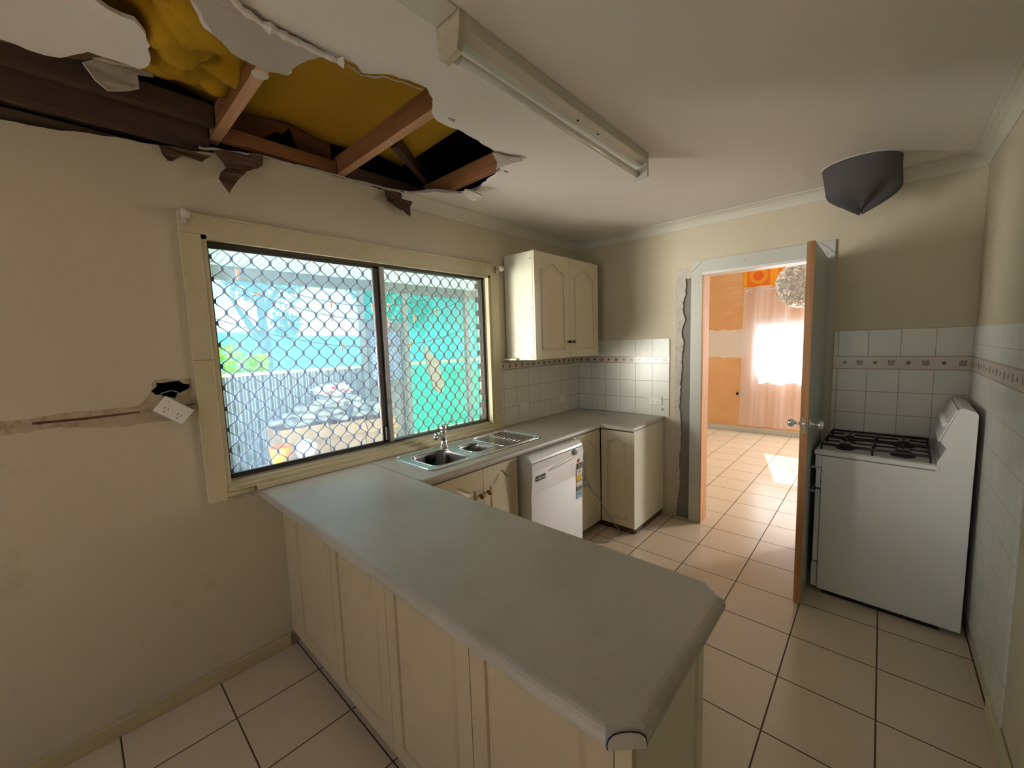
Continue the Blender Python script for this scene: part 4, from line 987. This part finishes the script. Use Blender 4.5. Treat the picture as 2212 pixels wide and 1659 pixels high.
for x in bx:
    b = B(); r = .007; z = .93; x0, x1 = x-.112, x+.112; y0, y1 = -2.525, -2.07
    b.tube([(x0, y0, z), (x1, y0, z), (x1, y1, z), (x0, y1, z)], r, 6, True)
    ym = (y0+y1)/2
    b.tube([(x0, ym, z), (x1, ym, z)], r*.8, 6)
    for yy in by:
        for dx_, dy_ in ((1, 0), (-1, 0), (0, 1), (0, -1)):
            s_ = (x+dx_*.025, yy+dy_*.025, z+.002); e_ = (x+dx_*.112, yy, z) if dx_ else (x, (ym if (dy_ < 0) == (yy > ym) else (y1 if yy > ym else y0)), z)
            b.tube([s_, e_], r*.7, 6)
    for xx in (x0, x1):
        for yy in (y0, ym, y1): b.tube([(xx, yy, .893), (xx, yy, z)], r*.7, 6)
    b.build('trivet', 'iron', t, smooth=True)
b = B(); b.plate([(-2.60, .0), (-2.64, .0), (-2.68, .28), (-2.66, .86), (-2.645, .86)], [], fyz, -.10, -.095); 
b.v = [(v[0], v[1], v[2]+.031) for v in b.v]; b.build('rear_bracket', 'steel', t)
t.rotation_euler.z = math.radians(-2.2); t.location.x -= .012; t.location.y += .006

# ================================================================== POWER POINTS
def gpo(c, U, V, N, lab, w=.118, h=.075):
    c, U, V, N = Vector(c), Vector(U).normalized(), Vector(V).normalized(), Vector(N).normalized()
    t = thing('power_point', lab, 'power point', tuple(c), 'double power points')
    b = B(); b.obox(c+N*.005, U, V, N, w/2, h/2, .005); b.build('face_plate', 'cream_plastic', t, bevel=.003)
    for s in (-1, 1):
        b = B(); b.lathe([(.0085, .01), (.0085, .0125), (.006, .014)], c+U*s*.040+V*.018, (U, V, N), 14); b.build('switch', 'white_plastic', t, smooth=True)
        b = B(); cc = c+U*s*.026-V*.012+N*.0102
        for a, k in ((.5, (-.007, .006)), (-.5, (.007, .006)), (0, (0, -.009))):
            d = (V*math.cos(a)+U*math.sin(a)); e = N.cross(d)
            b.obox(cc+U*k[0]+V*k[1], e, d, N, .0011, .0042, .0004)
        b.build('socket_slots', 'black', t)
    return t
gpo((-.888, -.0068, 1.030), (1, 0, 0), (0, 0, 1), (0, -1, 0), 'double power point on the tiles just right of the window')
gpo((-.315, -.0068, 1.038), (1, 0, 0), (0, 0, 1), (0, -1, 0), 'double power point on the window wall tiles near the corner')
gpo((-.0068, -.815, 1.035), (0, -1, 0), (0, 0, 1), (-1, 0, 0), 'double power point on the door wall tiles near the worktop end')
gpo((-3.240, -.030, 1.343), (.75, -.05, -.62), (.60, -.12, .75), (.02, -.99, -.13), 'loose double power point hanging askew from the hole left of the window')
b = B(); b.tube([(-3.285, .03, 1.40), (-3.27, .0, 1.418), (-3.24, -.012, 1.428), (-3.215, -.012, 1.418), (-3.225, -.012, 1.395), (-3.235, -.018, 1.375)], .0022, 6)
b.build('power_cable', 'grey_plastic', None, smooth=True, label='thin grey cable looping from the wall hole to the loose power point', cat='cable')

# ================================================================== ADJACENT ROOM THINGS
t = thing('sheer_curtain', 'white sheer eyelet curtain over the bright window in the next room', 'curtain', (3.87, -1.5, .13))
b = B(); rs = []; nx = 150
for j in range(25):
    v = j/24; z = 2.36-(2.36-.13)*v; r = []
    for i in range(nx+1):
        s = i/nx; y = -.63-1.75*s+.03*v*math.sin(3*s)-(.0 if s > .05 else 0)+(.04*v if s < .02 else 0)
        wv = .028*math.sin(s*34+.6*math.sin(v*3))+.008*math.sin(s*90+v*2)
        r.append((3.86+wv*(1-.25*v)+.02*noise.noise((s*6, v*2, 0)), y, z))
    rs.append(r)
b.rings(rs, False); b.build('curtain_fabric', 'sheer', t, smooth=True)
b = B()
for i in range(9):
    cy_ = -.72-.185*i
    e_ = B().tube([(3.86, cy_+.024*math.cos(2*PI*k/14), 2.30+.024*math.sin(2*PI*k/14)) for k in range(14)], .005, 6, True)
    e_.build('eyelet', 'chrome', t, smooth=True)
t = B().lathe([(.011, -2.5), (.011, -.68)], (3.86, 0, 2.30), 'y', 12).build('curtain_rod', 'chrome', None, smooth=True, label='silver curtain rod threaded through the sheer curtain eyelets', cat='curtain rod')
b = B(); b.lathe([(.012, -.68), (.018, -.675), (.018, -.655), (.004, -.65)], (3.86, 0, 2.30), 'y', 12); b.box(3.86, 3.948, -.705, -.695, 2.295, 2.305); b.build('finial', 'chrome', t, smooth=True)
# feather ball pendant
t = thing('pendant_lamp', 'white frilly ball pendant lamp hanging in the next room', 'lamp', (2.2, -1.60, 1.88))
b = B(); rnd = random.Random(4); C0 = Vector((2.2, -1.60, 2.16)); R = .27
b.lathe([(.001, -.9*R)]+[(R*.8*math.sin(PI*k/12), -R*.8*math.cos(PI*k/12)) for k in range(1, 12)]+[(.001, .9*R)], C0, 'z', 20)
core = b.build('shade_core', 'petal', t, smooth=True)
b = B()
for i in range(750):
    zc = 1-2*(i+.5)/750; th = i*2.39996; rr = math.sqrt(1-zc*zc); n = Vector((rr*math.cos(th), rr*math.sin(th), zc))
    u = n.cross(Vector((0, 0, 1))).normalized() if abs(n.z) < .99 else Vector((1, 0, 0)); v = n.cross(u); a = rnd.uniform(0, 6.28)
    d = u*math.cos(a)+v*math.sin(a); e = n.cross(d); c0 = C0+n*R*.80
    L = R*rnd.uniform(.16, .25); w = .018
    b.rings([[c0-e*w, c0+e*w], [c0+n*L*.6-e*w*1.4+d*.008, c0+n*L*.6+e*w*1.4+d*.008], [c0+n*L*.85-e*w+d*.03, c0+n*L*.85+e*w+d*.03], [c0+n*L*.7-e*w*.4+d*.045, c0+n*L*.7+e*w*.4+d*.045]], False)
b.build('shade_petals', 'petal', t, smooth=True)
b = B(); b.tube([(2.2, -1.60, 2.40), (2.2, -1.60, 2.75)], .004, 6); b.lathe([(.05, 2.72), (.05, 2.75)], (2.2, -1.60, 0), 'z', 16); b.build('cord', 'white_plastic', t)

# ================================================================== OUTSIDE
g = B().box(-14, 16, .13, 30, -.1, -.02); gro = struct(g, 'ground', paint('grass_ground', hx('7fae5a'), .9, .1, .2, 2., .2, 30))
struct(B().box(-8, 5, .13, 3.2, -.019, 0), 'verandah_slab', 'concrete')
# verandah roof
def corrug(x0, x1, y0, y1, z0, z1, pitch, amp, th=.002, per=6):
    b = B(); n = int((x1-x0)/pitch*per); rs = []
    for y, z in ((y0, z0), (y1, z1)): rs.append([(x0+(x1-x0)*i/n, y, z+amp*math.sin(2*PI*i/per)) for i in range(n+1)])
    b.rings(rs, False); return b
b = corrug(-6.5, 3.4, .14, 3.25, 2.86, 2.56, .076, .009)
t = thing('verandah_roof', 'translucent pale green corrugated verandah roof outside the window', 'roof', (-1.5, 1.7, 2.5))
b.build('roof_sheet', 'roofing', t, smooth=True)
B().box(-6.5, 3.4, 1.95, 2.0, 2.60, 2.66).build('purlin', 'beam_dark', t)
b = B(); b.box(-6.5, 3.4, 3.03, 3.09, 2.385, 2.53); b.box(-6.5, 3.4, 3.25, 3.36, 2.42, 2.55); b.build('eaves_beam', 'gutter', t)
# fence
t = thing('corrugated_fence', 'grey corrugated steel fence beyond the verandah slab', 'fence', (-3.2, 3.0, 0))
n = int((5.8)/.076*6); rs = []
for z in (0.02, 1.315): rs.append([(-6.6+5.8*i/n, 3.03+.017*math.sin(2*PI*i/6), z) for i in range(n+1)])
b = B(); b.rings(rs, False); b.build('sheet', 'steel_fence', t, smooth=True)
B().box(-6.6, -.80, 3.0, 3.06, 1.315, 1.35).build('cap_rail', 'fence_rail', t)
# posts and gate
def post(x, w, z1, lab): return B().box(x-w/2, x+w/2, 3.0, 3.07, 0, z1).build('verandah_post', 'post', None, bevel=.004, label=lab, cat='post', group='verandah posts')
post(-.755, .07, 2.384, 'verandah post left of the mesh gate'); post(-.065, .075, 2.384, 'verandah post right of the mesh gate'); post(1.155, .075, 2.384, 'verandah post behind the right end of the window')
t = thing('mesh_gate', 'grey framed gate with white diamond mesh panel between two posts', 'gate', (-.41, 3.03, .02))
b = B(); b.box(-.715, -.66, 3.0, 3.05, .02, 1.90); b.box(-.165, -.105, 3.0, 3.05, .02, 1.90); b.box(-.66, -.165, 3.0, 3.05, 1.83, 1.90); b.box(-.66, -.165, 3.0, 3.05, 1.03, 1.10); b.box(-.66, -.165, 3.0, 3.05, .02, .08)
b.build('gate_frame', 'gate_frame', t)
B().box(-.66, -.165, 3.03, 3.035, .08, 1.03).build('lower_panel', 'steel_fence', t)
B().box(-.66, -.165, 3.033, 3.037, 1.10, 1.83).build('mesh_backing', 'mesh_white', t)
b = B()
k = -.66-.75
while k < -.165:
    for s in (1, -1):
        pts = []
        for q in range(40):
            z = 1.10+.73*q/39; x = (k+(z-1.10)) if s > 0 else (k+.75-(z-1.10))
            if -.66 <= x <= -.165: pts.append((x, 3.022, z))
        if len(pts) > 2: b.tube(pts, .004, 4)
    k += .07
b.build('diamond_mesh', 'gate_frame', t)
b = B(); b.box(-.715, -.105, 3.0, 3.06, 1.905, 1.955); b.build('head_rail', 'gate_frame', t)
# teal shade cloth screens
def screen(x0, x1, z0, z1, y, mat, lab, rail=None, seed=0):
    t = thing('shade_cloth_screen', lab, 'shade cloth', ((x0+x1)/2, y, z0), 'shade cloth screens')
    b = B(); rs = []
    for j in range(13):
        z = z0+(z1-z0)*j/12; rs.append([(x0+(x1-x0)*i/24, y+.03*noise.noise(((x0+(x1-x0)*i/24)*1.5, z*3, seed)), z) for i in range(25)])
    b.rings(rs, False); b.build('cloth', mat, t, smooth=True)
    if rail: B().box(x0, x1, y-.06, y-.03, rail-.025, rail+.025).build('rail', 'fence_rail', t)
    return t
screen(-.02, 1.26, .22, 2.42, 3.16, 'shade', 'teal shade cloth screen in the middle of the right window pane', 1.33, 1)
screen(1.265, 3.4, .22, 2.42, 3.16, 'shade', 'teal shade cloth screen behind the right edge of the window', 1.33, 2)
screen(-.715, -.105, 1.957, 2.384, 3.03, 'shade', 'small teal shade cloth piece above the mesh gate', None, 3)
screen(-5.5, .9, -.02, 2.95, 5.6, 'shade_blue', 'blue see-through shade cloth beyond the corrugated fence', None, 4)
# neighbour roof
b = B(); b.plate([(.9, 0), (4.6, 0), (4.6, 2.2), (2.8, 2.2)], [], lambda u, v, d: (u, 11+v, 2.0+v*.26+d), 0, .05); b.build('neighbour_roof', 'white_roof', None, label='blown out white metal roof seen left of the window centre bar', cat='roof')
b = B(); b.plate([(-1.6, 0), (.5, 0), (.1, 2.4), (-1.6, 2.4)], [], lambda u, v, d: (u, 11+v, 2.1+v*.36+d), 0, .05); b.build('neighbour_roof', 'white_roof', None, label='white sunlit roof at the far left of the window view', cat='roof')
b = B(); b.box(-2, 6, 13.6, 15, 0, 2.35)
b.build('neighbour_shed_wall', 'shade_blue', None, label='pale blue wall of the neighbouring shed', cat='shed wall')
# trees
def tree(x, y, h, r, lab, seed, nleaf=2600, mat='leaf'):
    t = thing('tree', lab, 'tree', (x, y, -.02), 'trees behind the fence'); rnd = random.Random(seed)
    b = B(); b.tube([(x, y, -.02), (x+.1, y, h*.3), (x, y+.1, h*.6)], [.16, .12, .06], 8)
    for k in range(5):
        a = k*1.3+seed; b.tube([(x+.05, y, h*(.28+.05*k)), (x+math.cos(a)*r*.6, y+math.sin(a)*r*.6, h*(.5+.07*k))], [.06, .02], 6)
    b.build('trunk', 'bark', t)
    b = B(); cl = [(rnd.uniform(-1, 1)*r*.7, rnd.uniform(-1, 1)*r*.7, h*rnd.uniform(.38, .95), r*rnd.uniform(.25, .5)) for _ in range(12)]
    for i in range(nleaf):
        c0 = cl[i % 12]; d = Vector((rnd.gauss(0, 1), rnd.gauss(0, 1), rnd.gauss(0, 1))).normalized()*c0[3]*rnd.random()**.4
        p = Vector((x+c0[0], y+c0[1], c0[2]))+d; u = Vector((rnd.gauss(0, 1), rnd.gauss(0, 1), rnd.gauss(0, 1))).normalized(); v = u.cross(Vector((rnd.random(), rnd.random(), 1))).normalized(); s = rnd.uniform(.05, .11)*(1 if h > 3 else .5)
        b.add([p-u*s, p+v*s*.5, p+u*s, p-v*s*.5], [(0, 1, 2, 3)])
    b.build('crown', mat, t)
tree(-3.2, 9.2, 6.2, 1.5, 'tall blue green tree at the left of the window view', 1)
tree(-.2, 9.3, 5.6, 1.4, 'blue green tree left of the window centre bar', 2)
tree(3.4, 9.6, 6.0, 1.5, 'blue green tree behind the gate', 3)
tree(-1.95, 4.3, 1.62, .45, 'low bright green bush just over the fence at the left', 5, 1800, 'bush')
# cardboard boxes on a low bench
B().box(-2.35, -.75, 1.75, 2.4, .0, .33).build('low_bench', 'post', None, bevel=.01, label='low bench under the cardboard boxes outside', cat='bench')
def cbox(x0, x1, y0, y1, z0, z1, lab):
    t = thing('cardboard_box', lab, 'box', ((x0+x1)/2, (y0+y1)/2, z0), 'open cardboard boxes outside')
    b = B(); w = .006; b.box(x0, x1, y0, y0+w, z0, z1); b.box(x0, x1, y1-w, y1, z0, z1); b.box(x0, x0+w, y0+w, y1-w, z0, z1); b.box(x1-w, x1, y0+w, y1-w, z0, z1); b.box(x0+w, x1-w, y0+w, y1-w, z0, z0+w); b.build('box_walls', 'cardboard', t)
    b = B(); b.obox(((x0+x1)/2, y0-.03, z1-.06), (1, 0, 0), (0, -.45, -.9), (0, -.9, .45), (x1-x0)/2-.005, .07, .003); b.build('flap', 'cardboard', t)
    return t
cbox(-2.26, -1.80, 1.86, 2.24, .331, .83, 'leftmost open cardboard box full of clear bottles outside')
cbox(-1.79, -1.41, 1.86, 2.24, .331, .81, 'middle open cardboard box full of clear bottles outside')
cbox(-1.40, -1.02, 1.86, 2.24, .331, .79, 'rightmost open cardboard box full of clear bottles outside')
# bottles
b = B(); prof = [(.02, 0), (.032, .01), (.033, .10), (.031, .14), (.020, .175), (.012, .19), (.012, .205)]
b.lathe(prof, (0, 0, 0), 'z', 12); b.lathe([(.014, .205), (.014, .22)], (0, 0, 0), 'z', 10)
bot = b.build('plastic_bottle', 'pet', None, smooth=True, label='empty clear plastic bottle heaped on the cardboard boxes outside', cat='bottle', group='empty bottles heaped on the boxes', origin=(0, 0, 0))
rnd = random.Random(11); placed = []; first = True
def seg_close(p, q):
    for a in (0, .25, .5, .75, 1):
        A_ = p[0].lerp(p[1], a)
        for c_ in (0, .25, .5, .75, 1):
            if (A_-q[0].lerp(q[1], c_)).length < .058: return True
    return False
for layer, (half, n_try) in enumerate(((.57, 900), (.46, 700), (.34, 500), (.20, 300))):
    for _ in range(n_try):
        xc = -1.62+rnd.uniform(-half, half); yc = rnd.uniform(1.93, 2.17); a = rnd.uniform(0, 6.28); tl = rnd.uniform(-.12, .12)
        d = Vector((math.cos(a)*math.cos(tl), math.sin(a)*math.cos(tl), math.sin(tl))); c0 = Vector((xc, yc, .862+.062*layer+rnd.uniform(-.004, .004)))
        sg = (c0-d*.10, c0+d*.10)
        if any(seg_close(sg, q) for q in placed): continue
        placed.append(sg)
        o = bot if first else bot.copy()
        if not first: COL.objects.link(o)
        first = False; o.location = sg[0]; o.rotation_euler = d.to_track_quat('Z', 'Y').to_euler()
# plastic bag
b = B(); rs = []; rnd = random.Random(2)
for i in range(19):
    th = PI*i/18; r = []
    for j in range(28):
        ph = 2*PI*j/28; n = Vector((math.sin(th)*math.cos(ph), math.sin(th)*math.sin(ph), math.cos(th)))
        q = 1+.35*noise.noise(n*3.2)+.12*noise.noise(n*9); r.append(Vector((-1.66, 2.03, 1.155))+Vector((n.x*.19, n.y*.14, n.z*.065))*q)
    rs.append(r)
b.rings(rs, True, True, True); t = b.build('plastic_bag', 'bagp', None, label='crumpled plastic bag with red print on top of the bottle heap', cat='bag')
b = B()
for (x, z) in ((-1.74, 1.14), (-1.64, 1.17), (-1.57, 1.14), (-1.70, 1.185)): b.obox((x, 1.90, z), (1, 0, .3), (-.3, 0, 1), (0, -1, 0), .022, .012, .002)
b.build('red_print', 'label_red', t)
# orange tub
b = B(); b.lathe([(.06, .62), (.085, .78), (.088, .785), (.082, .785), (.058, .63)], (-2.40, 1.40, 0), 'z', 24); b.build('orange_tub', 'orange_plain', None, smooth=True, label='orange plastic tub in front of the cardboard boxes outside', cat='tub')
B().box(-2.52, -2.1, 1.25, 1.6, .0, .615).build('plant_stand', 'post', None, bevel=.01, label='low stand under the orange tub outside', cat='stand')
b = B(); b.lathe([(.07, .618), (.095, .72), (.10, .76), (.05, .80), (.03, .81)], (-2.20, 1.42, 0), 'z', 20); b.build('clear_jug', 'bagp', None, smooth=True, label='pale see-through container beside the orange tub', cat='container')
# clotheslines
def cline(p0, p1, sag, lab, pegs):
    p0, p1 = Vector(p0), Vector(p1); f = lambda s: p0.lerp(p1, s)-Vector((0, 0, sag*4*s*(1-s)))
    b = B(); b.tube([f(k/24) for k in range(25)], .0038, 5); b.build('clothesline', 'line', None, label=lab, cat='clothesline', group='clotheslines under the verandah roof')
    return f
f1 = cline((-2.93, 1.0, 2.235), (-.95, 1.0, 2.10), .215, 'upper clothesline hanging in the window view', None)
f2 = cline((-2.95, 1.15, 2.20), (-.55, 1.15, 2.08), .30, 'middle clothesline with a slanted peg at its left', None)
f3 = cline((-2.95, 1.3, 1.90), (-.2, 1.3, 1.83), .27, 'lowest and faintest clothesline in the window view', None)
def pegs(f, s, a, lab, grp=None):
    p = f(s); t = thing('clothes_peg', lab, 'clothes peg', tuple(p), grp)
    for q in (-1, 1):
        b = B(); d = Vector((math.sin(a+q*.10), 0, math.cos(a+q*.10))); b.obox(p-d*.012+Vector((q*.005, 0, 0)), d.cross(Vector((0, 1, 0))), d, (0, 1, 0), .0035, .036, .005); b.build('prong', 'peg', t)
    return t
pegs(f2, .17, 1.0, 'brown peg slanting on the middle clothesline left of centre')
pegs(f1, .44, .15, 'upright brown peg on the upper clothesline near the centre bar')
G = 'small pegs along the clotheslines'
for f, s in ((f1, .03), (f1, .12), (f1, .62), (f1, .70), (f2, .05), (f2, .40), (f2, .62), (f2, .74), (f2, .85), (f3, .40), (f3, .66)): pegs(f, s, random.Random(s*99).uniform(-.3, .3), 'small brown peg on a clothesline under the verandah', G)
# peg bag
b = B(); pb = [(-.2, 1.594), (-.156, 1.293), (-.10, 1.10), (-.062, .993), (.016, .917), (.07, .915), (.101, .935), (.09, 1.06), (.067, 1.197), (.023, 1.308), (.093, 1.358), (-.036, 1.418)]
b.plate(pb, [], fxz, 2.38, 2.42); b.v = [(v[0], v[1]+.03*noise.noise((v[0]*8, v[2]*8, 0)), v[2]) for v in b.v]
t = b.build('hanging_peg_bag', 'pegbag', None, label='grey cloth bag hanging before the teal screen', cat='bag')
